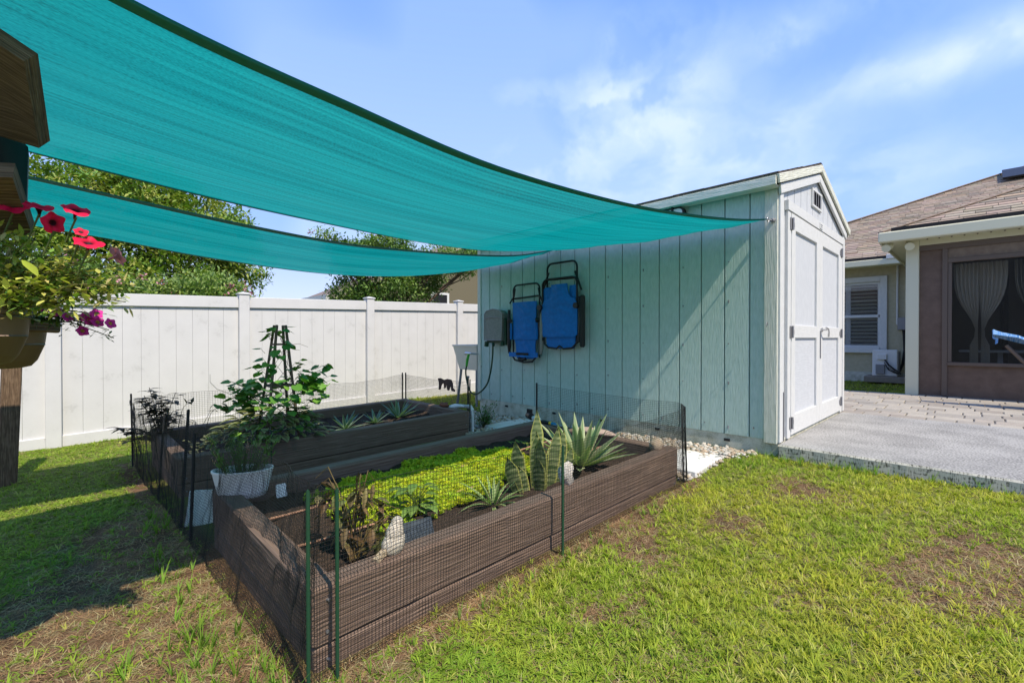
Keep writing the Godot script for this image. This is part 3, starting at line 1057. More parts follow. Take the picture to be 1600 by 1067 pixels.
func build_house() -> void:
	var t := thing("house", "beige house with brown shingle roof and brown screened porch behind the patio", "house", V(12.8, 0.0, 0.5))
	var o := -t.position
	# main wall around the window opening (window b 1.58..2.78, y 0.72..2.2)
	part("wall", M.stucco, t, o, [12.8, 13.0, -0.1, 2.62, -6.0, 1.5])
	part("wall", M.stucco, t, o, [12.8, 13.0, -0.1, 2.62, 2.86, 6.0])
	part("wall", M.stucco, t, o, [12.8, 13.0, -0.1, 0.66, 1.5, 2.86])
	part("wall", M.stucco, t, o, [12.8, 13.0, 2.26, 2.62, 1.5, 2.86])
	part("wall", M.stucco, t, o, [13.0, 20.0, -0.1, 2.62, 5.8, 6.0])
	part("plinth", M.skirt, t, o, [12.77, 12.8, -0.1, 0.2, -6.0, 6.0])
	# window
	var w := Node3D.new()
	w.name = "window"
	t.add_child(w)
	for q in [[12.75, 12.86, 0.64, 2.3, 1.48, 1.6], [12.75, 12.86, 0.64, 2.3, 2.76, 2.88], [12.75, 12.86, 2.18, 2.3, 1.601, 2.759], [12.73, 12.86, 0.62, 0.74, 1.601, 2.759]]:
		part("frame", M.white_trim, w, o, q, 0.006)
	for q in [[12.80, 12.84, 1.40, 1.46, 1.601, 2.759], [12.8, 12.84, 0.741, 0.79, 1.601, 2.759], [12.8, 12.84, 2.13, 2.179, 1.601, 2.759], [12.8, 12.84, 0.791, 2.129, 1.601, 1.64], [12.8, 12.84, 0.791, 2.129, 2.72, 2.759]]:
		part("sash", M.white_trim, w, o, q, 0.004)
	part("pane", M.glass, w, o, [12.82, 12.825, 0.79, 1.40, 1.64, 2.72])
	part("pane", M.glass, w, o, [12.82, 12.825, 1.46, 2.13, 1.64, 2.72])
	part("shutter_stile", M.white_trim, w, o, [12.86, 12.9, 0.74, 2.18, 2.14, 2.24])
	part("shutter_stile", M.white_trim, w, o, [12.86, 12.9, 0.74, 2.18, 1.6, 1.66])
	for k in 17:
		for h in 2:
			var b0 := 1.665 if h == 0 else 2.245
			var g := G.new()
			g.box(o + V(12.88, 0.80 + k * 0.081, b0 + 0.2375), Vector3(0.07, 0.008, 0.47), 0.002, Basis(Vector3.BACK, -0.55))
			obj("slat", g, M.white_trim, w)
	part("room", M.interior, w, o, [13.3, 13.35, 0.2, 2.5, 0.6, 3.6])
	# main roof
	var g := G.new()
	var pk := 0.45
	var hip := func(x: float) -> float: return 6.2 - (x - 12.4)
	g.quad(o + V(12.4, 2.6, 6.2), o + V(12.4, 2.6, -6.0), o + V(20.0, 2.6 + pk * 7.6, -6.0), o + V(20.0, 2.6 + pk * 7.6, -1.4), Vector3(-0.4, 1, 0))
	g.quad(o + V(12.4, 2.59, 6.2), o + V(20.0, 2.59 + pk * 7.6, -1.4), o + V(27.6, 2.59, 6.2), o + V(27.6, 2.59, 6.2), Vector3(0, 1, -0.4))
	var roof := obj("roof", g, M.brown_tan, t)
	g = G.new()
	tab_roof(g, 12.38, 2.61, pk, 19.9, -4.0, hip, Color(0.37, 0.295, 0.22))
	for k in g.v.size():
		g.v[k] += o
	kind(obj("shingles", g, M.shingle, roof), "stuff")
	g = G.new()
	g.bar(o + V(12.4, 2.63, 6.2), o + V(20.0, 2.63 + pk * 7.6, -1.4), 0.03, 0.25, 0.006)
	obj("hip_cap", g, M.brown_tan, roof)
	part("gutter", M.cream, t, o, [12.24, 12.38, 2.47, 2.6, 0.8, 6.2], 0.012)
	part("gutter_guard", M.black_matt, t, o, [12.25, 12.37, 2.6, 2.66, 1.45, 6.2])
	part("gutter_end", M.white_trim, t, o, [12.22, 12.42, 2.58, 2.68, 1.12, 1.44], 0.01)
	part("soffit", M.cream, t, o, [12.3, 12.8, 2.5, 2.52, 1.1, 6.1])
	# solar panel on the roof
	var sp := G.new()
	var sl := atan(pk)
	sp.box(o + V(18.2, 2.6 + pk * 5.8 + 0.14, -1.35), Vector3(1.1, 0.05, 2.1), 0.006, Basis(Vector3.BACK, sl))
	obj("roof_panel", sp, M.black, roof)

	# screened porch
	var p := Node3D.new()
	p.name = "porch"
	t.add_child(p)
	part("corner_column", M.cream, p, o, [9.10, 9.28, -0.05, 2.42, 0.69, 0.84], 0.008)
	part("beam", M.cream, p, o, [9.12, 9.26, 2.315, 2.42, -5.0, 0.689], 0.004)
	part("side_wall", M.stucco, p, o, [9.28, 12.8, -0.05, 2.5, 0.7, 0.83])
	part("frame_rail", M.brown_frame, p, o, [9.13, 9.23, 2.235, 2.315, -5.0, 0.689], 0.004)
	part("upper_panel", M.brown_tan, p, o, [9.165, 9.2, 2.09, 2.235, -5.0, 0.38])
	part("side_panel", M.brown_panel, p, o, [9.165, 9.2, 0.1, 2.235, 0.44, 0.689])
	part("frame_post", M.brown_frame, p, o, [9.13, 9.23, 0.08, 2.235, 0.38, 0.44], 0.004)
	part("frame_rail", M.brown_frame, p, o, [9.12, 9.24, 0.555, 0.605, -5.0, 0.38], 0.004)
	part("frame_rail", M.brown_frame, p, o, [9.13, 9.23, 2.03, 2.09, -5.0, 0.38], 0.004)
	part("frame_post", M.brown_frame, p, o, [9.14, 9.22, 0.606, 2.03, 0.335, 0.379], 0.004)
	part("kick_panel", M.brown_panel, p, o, [9.165, 9.2, 0.12, 0.555, -5.0, 0.38])
	part("frame_rail", M.brown_frame, p, o, [9.13, 9.23, 0.06, 0.12, -5.0, 0.689], 0.004)
	part("frame_post", M.brown_frame, p, o, [9.13, 9.23, 0.606, 2.03, -1.6, -1.54], 0.004)
	part("screen", M.screen, p, o, [9.17, 9.174, 0.606, 2.03, -1.54, 0.335])
	part("screen", M.screen, p, o, [9.17, 9.174, 0.606, 2.03, -5.0, -1.6])
	part("porch_floor", M.slab, p, o, [9.2, 12.8, 0.0, 0.09, -5.0, 0.7])
	part("porch_ceiling", M.interior, p, o, [9.2, 12.8, 2.44, 2.47, -5.0, 0.7])
	part("porch_end_wall", M.interior, p, o, [9.2, 12.8, 0.0, 2.5, -5.2, -5.0])
	part("porch_back_wall", M.interior, p, o, [12.70, 12.78, 0.09, 2.44, -5.0, 0.7])
	part("sliding_door_frame", M.brown_frame, p, o, [12.6, 12.69, 0.1, 2.1, -1.9, -1.82])
	part("sliding_door_frame", M.brown_frame, p, o, [12.6, 12.69, 0.1, 2.1, -0.3, -0.22])
	part("porch_table", M.white_plastic, p, o, [10.4, 10.9, 0.72, 0.76, -1.0, 0.3], 0.01)
	part("porch_table_leg", M.white_plastic, p, o, [10.6, 10.66, 0.09, 0.72, -0.2, -0.14])
	# curtains tied in the middle
	for q in [[0.33, -0.22, 1.0], [-0.75, -0.28, -1.0]]:
		for half in 2:
			var cg := G.new()
			var n := 60
			var rows := 16
			var id := []
			for r in rows + 1:
				var f := float(r) / rows
				var y := 2.03 - f * 1.9
				var tie := exp(-pow((f - 0.52) / 0.2, 2.0))
				for k in n + 1:
					var u := float(k) / n
					var full := lerpf(q[0], (q[0] + q[1]) * 0.5, u) if half == 0 else lerpf(q[1], (q[0] + q[1]) * 0.5, u)
					var cx: float = (q[0] + q[1]) * 0.5 + (0.02 if half == 0 else -0.02)
					var b: float = lerpf(full, lerpf(full, cx, 0.9), tie if f < 0.52 else maxf(tie, 0.75))
					var fold := cos(u * 40.0 + half + sin(f * 3.0)) * 1.6
					cg.vert(o + V(9.42 + sin(u * 40.0 + half + sin(f * 3.0)) * 0.03, y, b), Vector3(-1.0, 0.0, fold * (1.0 if half == 0 else -1.0)).normalized())
			for r in rows:
				for k in n:
					var a := r * (n + 1) + k
					cg.tri(a, a + 1, a + n + 2); cg.tri(a, a + n + 2, a + n + 1)
			obj("curtain", cg, M.curtain, p)
	# porch roof
	g = G.new()
	var hip2 := func(x: float) -> float: return 1.12 - (x - 8.9)
	g.quad(o + V(8.9, 2.52, 1.12), o + V(8.9, 2.52, -5.5), o + V(13.5, 2.52 + pk * 4.6, -5.5), o + V(13.5, 2.52 + pk * 4.6, -3.48), Vector3(-0.4, 1, 0))
	g.quad(o + V(8.9, 2.515, 1.12), o + V(13.5, 2.515 + pk * 4.6, -3.48), o + V(17.0, 2.515 + pk * 4.6, -3.48), o + V(12.6, 2.515, 1.12), Vector3(0, 1, -0.4))
	var r2 := obj("porch_roof", g, M.brown_tan, t)
	g = G.new()
	tab_roof(g, 8.9, 2.53, pk, 13.4, -3.2, hip2, Color(0.385, 0.31, 0.23))
	for k in g.v.size():
		g.v[k] += o
	kind(obj("shingles", g, M.shingle, r2), "stuff")
	g = G.new()
	g.bar(o + V(8.9, 2.545, 1.12), o + V(13.5, 2.545 + pk * 4.6, -3.48), 0.02, 0.1, 0.004)
	obj("hip_cap", g, M.brown_tan, r2)
	part("gutter", M.cream, t, o, [8.78, 8.9, 2.37, 2.52, -5.5, 1.13], 0.014)
	part("gutter_guard", M.black_matt, t, o, [8.8, 8.93, 2.521, 2.575, -5.5, 0.98])
	part("side_fascia", M.cream, t, o, [8.901, 12.5, 2.36, 2.5, 1.10, 1.125], 0.003)
	part("porch_soffit", M.cream, t, o, [8.9, 12.5, 2.4, 2.42, 0.84, 1.10])
	part("porch_soffit", M.cream, t, o, [8.9, 9.12, 2.42, 2.44, -5.5, 0.84])
	# row of small lights under the porch gutter
	for k in 12:
		var lg := G.new()
		lg.lathe([Vector2(0.0, -0.012), Vector2(0.009, -0.008), Vector2(0.011, 0.0), Vector2(0.0, 0.004)], o + V(9.11, 2.4, 0.6 - k * 0.13), 8)
		obj("light_clip", lg, M.brown_frame, t)
	# security lights
	for q in [[8.98, 2.33, 1.0, 0.5], [9.02, 2.33, 0.82, -0.4]]:
		var lg := G.new()
		var c := o + V(q[0], q[1], q[2])
		lg.tube([c + Vector3(0.02, 0.07, 0), c + Vector3(0.02, 0.0, 0)], 0.02, 8)
		lg.tube([c + Vector3(0.06, 0.03, 0), c + Vector3(0.0, 0.0, -q[3] * 0.04), c + Vector3(-0.1, -0.04, -q[3] * 0.1)], [0.03, 0.05, 0.058], 14)
		var sl2 := obj("security_light", lg, M.cream, t)
	# conduit and electric box on the main wall
	g = G.new()
	g.tube([o + V(12.76, 2.5, 1.31), o + V(12.76, 1.25, 1.31), o + V(12.76, 1.2, 1.27)], 0.02, 8)
	obj("conduit", g, M.white_trim, t)
	part("electric_box", M.dull_metal, t, o, [12.66, 12.8, 1.12, 1.38, 1.12, 1.3], 0.008)
	g = G.new()
	g.tube([o + V(12.74, 1.12, 1.2), o + V(12.72, 0.7, 1.18), o + V(12.6, 0.4, 1.2), o + V(12.55, 0.25, 1.25)], 0.025, 8)
	obj("cable", g, M.black_matt, t)

	# air-conditioning unit on its block
	var ac := thing("air_conditioner", "white outdoor air-conditioning unit by the beige house wall", "air conditioner", V(12.4, 0.15, 1.45))
	var oa := -ac.position
	part("casing", M.white_plastic, ac, oa, [12.25, 12.6, 0.16, 0.70, 1.25, 1.66], 0.012)
	part("side_grille", M.dull_metal, ac, oa, [12.3, 12.58, 0.2, 0.66, 1.235, 1.25])
	part("valve_cover", M.white_plastic, ac, oa, [12.21, 12.25, 0.5, 0.62, 1.42, 1.58], 0.008)
	part("junction_box", M.dull_metal, ac, oa, [12.2, 12.25, 0.2, 0.4, 1.45, 1.6], 0.006)
	for k in 3:
		var hg := G.new()
		hg.tube([oa + V(12.23, 0.5 - k * 0.03, 1.45), oa + V(12.15, 0.4 - k * 0.05, 1.38), oa + V(12.18, 0.3 - k * 0.03, 1.28), oa + V(12.3, 0.22, 1.2)], 0.014, 7)
		obj("hose", hg, M.black_matt if k != 1 else M.dull_metal, ac)
	var bg := G.new()
	bg.col = Color(0.3, 0.26, 0.21)
	bg.box(Vector3.ZERO, Vector3(0.6, 0.12, 0.75), 0.008)
	var blk := obj("concrete_block", bg, M.paver)
	blk.position = V(12.35, 0.095, 1.4)
	tag(blk, "flat concrete block under the outdoor air conditioner", "block")

	# blue hammock on its curved stand, cut by the frame
	var hm := thing("hammock", "blue hammock end on a dark stand in front of the porch screen", "hammock", V(8.2, 0.1, -0.4))
	var oh := -hm.position
	var hg2 := G.new()
	hg2.tube([oh + V(8.2, 0.86, -0.18), oh + V(8.2, 0.67, -0.32), oh + V(8.2, 0.35, -0.6), oh + V(8.2, 0.14, -1.0), oh + V(8.2, 0.125, -1.6), oh + V(8.2, 0.3, -2.5), oh + V(8.2, 1.0, -3.0)], 0.02, 8)
	obj("stand", hg2, M.brown_frame, hm)
	hg2 = G.new()
	hg2.tube([oh + V(7.6, 0.125, -1.1), oh + V(8.8, 0.125, -1.1)], 0.02, 8)
	hg2.tube([oh + V(7.6, 0.125, -2.2), oh + V(8.8, 0.125, -2.2)], 0.02, 8)
	obj("foot", hg2, M.brown_frame, hm)
	hg2 = G.new()
	var cn := []
	for i in 15:
		var f := i / 14.0
		for k in 9:
			var u := k / 8.0 - 0.5
			var wd := 0.05 + 0.45 * sin(PI * clampf(f, 0.02, 0.98))
			var yy := 1.035 - 0.4 * sin(PI * f) + absf(u) * wd * 0.25 + sin(k * 2.1 + i * 1.7) * 0.022 + lump.get_noise_2d(i * 2.0, k * 3.0) * 0.03
			hg2.vert(oh + V(8.2 + u * wd, yy - (0.05 if k % 2 == 0 and i < 3 else 0.0), -0.07 - f * 2.9), Vector3.UP)
	for i in 14:
		for k in 8:
			var a := i * 9 + k
			hg2.tri(a, a + 1, a + 10); hg2.tri(a, a + 10, a + 9)
	obj("sling", hg2, M.sling_cloth, hm)
	hg2 = G.new()
	hg2.prism(PackedVector2Array([Vector2(0, 0.02), Vector2(0.07, 0.0), Vector2(0.055, -0.07), Vector2(0.05, -0.14), Vector2(0.025, -0.16), Vector2(0.03, -0.1), Vector2(0.005, -0.09)]), oh + V(8.19, 1.03, -0.06), Vector3(0, 0, 1), Vector3.UP, Vector3(0.03, 0, 0))
	obj("tie_end", hg2, M.sling_cloth, hm)

func build_neighbour() -> void:
	var t := thing("neighbour_house", "dark olive gabled house rising behind the white fence", "house", V(10.0, -0.2, 17.0))
	var o := -t.position
	mat("olive_trim", L(0.3, 0.28, 0.19), 0.7)
	mat("olive", L(0.13, 0.115, 0.075), 0.85)
	var g := G.new()
	g.prism(PackedVector2Array([Vector2(7.2, -0.4), Vector2(19.0, -0.4), Vector2(19.0, 2.5), Vector2(13.1, 5.1), Vector2(7.2, 2.5)]), o + V(0, 0, 16.0), Vector3.RIGHT, Vector3.UP, Vector3(0, 0, -1.6))
	obj("wall", g, M.olive, t)
	for s in [-1.0, 1.0]:
		g = G.new()
		var a := o + V(13.1 + s * 6.5, 2.28, 15.6)
		var b := o + V(13.1, 5.2, 15.6)
		var d := Vector3(0, 0, -2.2)
		var th := Vector3(0, 0.16, 0)
		g.quad(a + th, b + th, b + d + th, a + d + th, Vector3.UP)
		g.quad(a, b, b + d, a + d, Vector3.DOWN)
		g.quad(a, b, b + th, a + th, Vector3.BACK)
		g.quad(a, a + th, a + th + d, a + d, Vector3(s, 0, 0))
		var r := obj("roof", g, M.brown_tan, t)
		g = G.new()
		g.bar(a + Vector3(0, 0.05, 0.03), b + Vector3(0, 0.05, 0.03), 0.22, 0.05)
		obj("rake_board", g, M.olive_trim, r)
	part("gutter", M.white_trim, t, o, [6.45, 6.6, 2.26, 2.42, 15.6, 17.8])
	# window and dark porch glass
	for q in [[10.95, 11.05, 2.0, 2.85, 15.93, 15.999], [11.75, 11.85, 2.0, 2.85, 15.93, 15.999], [11.05, 11.75, 2.76, 2.85, 15.93, 15.999], [11.05, 11.75, 2.0, 2.08, 15.93, 15.999]]:
		part("window_frame", M.white_trim, t, o, q)
	part("window_pane", M.black, t, o, [11.05, 11.75, 2.08, 2.76, 15.96, 15.999])
	for q in [[7.45, 7.52, 1.2, 2.6, 15.95, 15.999], [8.8, 8.87, 1.2, 2.6, 15.95, 15.999]]:
		part("porch_post", M.cream, t, o, q)
	part("porch_screen", M.black_matt, t, o, [7.52, 8.8, 1.2, 2.5, 15.97, 15.999])

# ------------------------------------------------------------------ raised beds
func raised_bed(label: String, x0: float, x1: float, b0: float, b1: float, yt: float, m: Material, soil_drop: float) -> Node3D:
	var t := thing("raised_bed", label, "raised bed", V(x0, yt, b0), "raised timber beds")
	t.rotation = Vector3(0.012, 0, 0.0185)
	var lx := x1 - x0
	var lb := b1 - b0
	var th := 0.09
	var hh := 0.188
	for c in 2:
		var y := -hh * 0.5 - c * (hh + 0.004)
		var ins := 0.004 * c
		var tw := R(-0.002, 0.002)
		for q in [[lx * 0.5, th * 0.5 + ins, lx, 0], [lx * 0.5, lb - th * 0.5 - ins, lx, 0], [th * 0.5 + ins, lb * 0.5, lb - th * 2.0 - 0.003, 1], [lx - th * 0.5 - ins, lb * 0.5, lb - th * 2.0 - 0.003, 1]]:
			var g := G.new()
			var size := Vector3(q[2], hh, th) if q[3] == 0 else Vector3(th, hh, q[2])
			if q[3] == 0:
				size.x -= 2.0 * ins
			g.box(Vector3.ZERO, size, 0.009, Basis.IDENTITY, Vector2(R(0, 1), R(0, 1)))
			# weathered: nudge the surface a little along the length
			var o := obj("timber", g, m, t)
			o.position = Vector3(q[0], y, -q[1])
			o.rotation = Vector3(R(-0.006, 0.006), R(-0.002, 0.002), R(-0.0015, 0.0015)) + Vector3(tw, 0, 0)
	# screw heads near the ends of the long timbers
	for c in 2:
		for e in [0.045, lx - 0.045]:
			for dy in [-0.05, 0.05]:
				var kg := G.new()
				kg.tube([Vector3(e + R(-0.008, 0.008), -hh * 0.5 - c * (hh + 0.004) + dy, 0.0025 - 0.004 * c * 0.0), Vector3(e, -hh * 0.5 - c * (hh + 0.004) + dy, -0.01)], 0.006, 7)
				obj("screw_head", kg, M.dull_metal, t)
	# soil
	var sg := G.new()
	var nx := 60
	var nb := 30
	for i in nx + 1:
		for j in nb + 1:
			var x := lerpf(th - 0.004, lx - th + 0.004, float(i) / nx)
			var b := lerpf(th - 0.004, lb - th + 0.004, float(j) / nb)
			var y := -soil_drop + lump.get_noise_2d(x * 6.0 + b0 * 9.0, b * 6.0) * 0.03 + lump.get_noise_2d(x * 22.0, b * 22.0 + b0) * 0.014
			sg.vert(Vector3(x, y, -b), Vector3.UP, Vector2(x, b))
	for i in nx:
		for j in nb:
			var a := i * (nb + 1) + j
			sg.tri(a, a + 1, a + nb + 2); sg.tri(a, a + nb + 2, a + nb + 1)
	obj("soil", sg, M.soil, t)
	return t

# ------------------------------------------------------------------ netting
func catmull(pts: Array, f: float) -> Vector3:
	var n := pts.size() - 1
	var k := clampi(int(f * n), 0, n - 1)
	var u := f * n - k
	var p1: Vector3 = pts[k]
	var p2: Vector3 = pts[k + 1]
	var p0: Vector3 = pts[maxi(k - 1, 0)]
	var p3: Vector3 = pts[mini(k + 2, n)]
	return p1.cubic_interpolate(p2, p0, p3, u)

func path_len(pts: Array) -> float:
	var l := 0.0
	for k in 60:
		l += (catmull(pts, (k + 1) / 60.0) - catmull(pts, k / 60.0)).length()
	return l

# low and high: matching rows of points along the foot and the upper edge of the net
func net(t: Node3D, low: Array, high: Array, cell: float, wr: float, wave: float) -> void:
	var o := -t.position
	var len := path_len(low)
	var n := int(len / cell)
	var hgt := (catmull(high, 0.5) - catmull(low, 0.5)).length()
	var m := int(hgt / cell)
	var fine := maxi(2, int(m / 5.0))
	var nz := FastNoiseLite.new()
	nz.seed = 3
	nz.frequency = 1.0
	var at := func(i: float, j: float) -> Vector3:
		var f := i / n
		var e := j / m
		var a := catmull(low, f)
		var b := catmull(high, f)
		var d := (catmull(low, minf(f + 0.01, 1.0)) - catmull(low, maxf(f - 0.01, 0.0))).normalized()
		var out := d.cross(Vector3.UP)
		var w := nz.get_noise_2d(f * len * 2.2 + low[0].x * 5.0, e * 1.5) * wave * (0.3 + e) + nz.get_noise_2d(f * len * 9.0, e * 4.0) * wave * 0.25
		var up := nz.get_noise_2d(f * len * 1.6 + 40.0, 7.0) * wave * 0.8 * e
		return o + a.lerp(b, e) + out * w + Vector3(0, up, 0)
	var g := G.new()
	# threads: thin three-sided rods
	for i in n + 1:
		var pts := []
		for j in fine + 1:
			pts.append(at.call(float(i), float(j) * m / fine))
		thread(g, pts, wr)
	for j in m + 1:
		var pts := []
		var k := 0.0
		while k < n:
			pts.append(at.call(k, float(j)))
			k += 3.0
		pts.append(at.call(float(n), float(j)))
		thread(g, pts, wr * (1.5 if j == m else 1.0))
	kind(obj("netting", g, M.net, t), "stuff")

func thread(g: G, pts: Array, r: float) -> void:
	var rows := []
	for i in pts.size():
		var d: Vector3 = (pts[mini(i + 1, pts.size() - 1)] - pts[maxi(i - 1, 0)]).normalized()
		var u := d.cross(Vector3(0.31, 0.2, 0.93)).normalized()
		var w := d.cross(u)
		var row := []
		for k in 3:
			var nn := u * cos(TAU * k / 3.0) + w * sin(TAU * k / 3.0)
			row.append(g.vert(pts[i] + nn * r, nn))
		rows.append(row)
	for i in pts.size() - 1:
		for k in 3:
			var k2 := (k + 1) % 3
			g.tri(rows[i][k], rows[i + 1][k], rows[i + 1][k2])
			g.tri(rows[i][k], rows[i + 1][k2], rows[i][k2])

func stake(t: Node3D, x: float, b: float, y1: float, r: float, m: Material, lean := Vector3.ZERO, ringed := true, y0 := -99.0) -> void:
	var o := -t.position
	var g := G.new()
	var lo := V(x, gy(x, b) - 0.08 if y0 < -90.0 else y0, b)
	var hi := V(x, y1, b) + lean
	var pts := []
	var rr := []
	var n := int((hi - lo).length() / 0.011) if ringed else 2
	for k in n + 1:
		pts.append(o + lo.lerp(hi, float(k) / n))
		rr.append(r * (1.18 if ringed and k % 2 == 0 else 1.0))
	pts.append(o + hi + Vector3(0, r * 0.7, 0))
	rr.append(r * 0.45)
	g.tube(pts, rr, 8)
	obj("stake", g, m, t)

func build_beds() -> void:
	raised_bed("near brown timber raised bed holding the lime sedum and snake plant", 0.555, 2.985, 1.45, 2.77, 0.165, M.timber, 0.085)
	raised_bed("far brown timber raised bed holding the wooden obelisk and three agaves", 0.57, 3.13, 3.85, 5.13, 0.125, M.timber, 0.10)

	var t := thing("garden_netting", "black square-mesh netting wrapped round the front, left and back of both beds", "netting", V(0.52, -0.1, 1.4))
	# front
	net(t, [V(0.515, -0.10, 1.405), V(1.1, -0.07, 1.405), V(1.7, -0.06, 1.40), V(2.4, -0.05, 1.41), V(2.99, -0.04, 1.405)],
		[V(0.515, 0.49, 1.40), V(1.1, 0.47, 1.40), V(1.7, 0.45, 1.39), V(2.4, 0.45, 1.41), V(2.99, 0.48, 1.405)], 0.0122, 0.0008, 0.012)
	# left side, its upper edge flopping in over the bed
	net(t, [V(0.47, -0.2, 5.2), V(0.46, -0.19, 4.6), V(0.47, -0.17, 3.9), V(0.48, -0.15, 3.3), V(0.48, -0.13, 2.6), V(0.49, -0.11, 2.0), V(0.505, -0.10, 1.41)],
		[V(0.44, 0.42, 5.2), V(0.42, 0.38, 4.6), V(0.44, 0.42, 3.9), V(0.5, 0.50, 3.25), V(0.60, 0.46, 2.6), V(0.64, 0.46, 2.0), V(0.59, 0.475, 1.42)], 0.0128, 0.0008, 0.03)
	# back
	net(t, [V(0.48, -0.2, 5.22), V(1.5, -0.18, 5.22), V(2.4, -0.14, 5.22), V(3.16, -0.12, 5.22)], [V(0.46, 0.42, 5.22), V(1.5, 0.44, 5.24), V(2.4, 0.42, 5.22), V(3.16, 0.48, 5.22)], 0.016, 0.001, 0.02)
	stake(t, 0.52, 1.39, 0.50, 0.0058, M.dark_green)
	stake(t, 0.605, 1.385, 0.485, 0.0058, M.dark_green)
	stake(t, 1.68, 1.378, 0.445, 0.006, M.dark_green)
	stake(t, 0.455, 5.21, 0.46, 0.007, M.black_matt, Vector3(-0.01, 0, 0), false)
	stake(t, 0.47, 3.92, 0.43, 0.006, M.black_matt, Vector3(0.04, 0, 0), false)
	stake(t, 0.485, 3.2, 0.53, 0.008, M.black_matt, Vector3(0.05, 0, -0.04), false)
	stake(t, 0.49, 2.95, 0.44, 0.008, M.black_matt, Vector3(0.02, 0, 0.02), false)
	stake(t, 3.15, 5.235, 0.50, 0.009, M.black_matt, Vector3.ZERO, false)
	t = thing("garden_netting", "black square-mesh netting standing on the near bed's shed end", "netting", V(3.06, -0.05, 1.42))
	net(t, [V(3.05, -0.03, 1.41), V(3.075, -0.03, 1.5), V(3.08, -0.03, 2.1), V(3.08, -0.04, 2.82)], [V(3.06, 0.48, 1.43), V(3.05, 0.50, 1.52), V(3.07, 0.50, 2.1), V(3.08, 0.53, 2.82)], 0.0128, 0.0008, 0.012)
	stake(t, 3.045, 1.435, 0.50, 0.005, M.black_matt, Vector3(-0.03, 0, 0), false)
	stake(t, 3.08, 2.83, 0.54, 0.008, M.black_matt, Vector3.ZERO, false)
	t = thing("garden_netting", "black square-mesh netting on the shed end of the far bed, with brown cutout", "netting", V(3.16, -0.1, 4.0))
	net(t, [V(3.17, -0.1, 5.2), V(3.17, -0.09, 4.6), V(3.17, -0.08, 3.9)], [V(3.17, 0.48, 5.2), V(3.17, 0.46, 4.6), V(3.17, 0.47, 3.9)], 0.016, 0.001, 0.01)
	stake(t, 3.18, 5.205, 0.50, 0.009, M.black_matt, Vector3.ZERO, false)
	stake(t, 3.17, 3.89, 0.5, 0.006, M.black_matt, Vector3.ZERO, false)

	# brown cutout hung on that netting
	var g := G.new()
	g.col = Color(0.06, 0.035, 0.03)
	g.prism(PackedVector2Array([Vector2(0, 0.13), Vector2(0.05, 0.137), Vector2(0.12, 0.12), Vector2(0.18, 0.135), Vector2(0.26, 0.13), Vector2(0.285, 0.09), Vector2(0.29, 0.04), Vector2(0.325, 0.02), Vector2(0.32, 0.0), Vector2(0.26, 0.005), Vector2(0.245, 0.06), Vector2(0.215, 0.005), Vector2(0.18, 0.01), Vector2(0.165, 0.075), Vector2(0.15, 0.03), Vector2(0.12, 0.02), Vector2(0.115, 0.08), Vector2(0.08, 0.07), Vector2(0.05, 0.0), Vector2(0.015, 0.0), Vector2(0.02, 0.07)]), V(3.155, 0.35, 4.455), Vector3(0, 0, 1), Vector3.UP, Vector3(-0.006, 0, 0))
	tag(obj("animal_cutout", g, M.solid), "small brown animal-shaped cutout hung on netting before the white fence", "ornament")

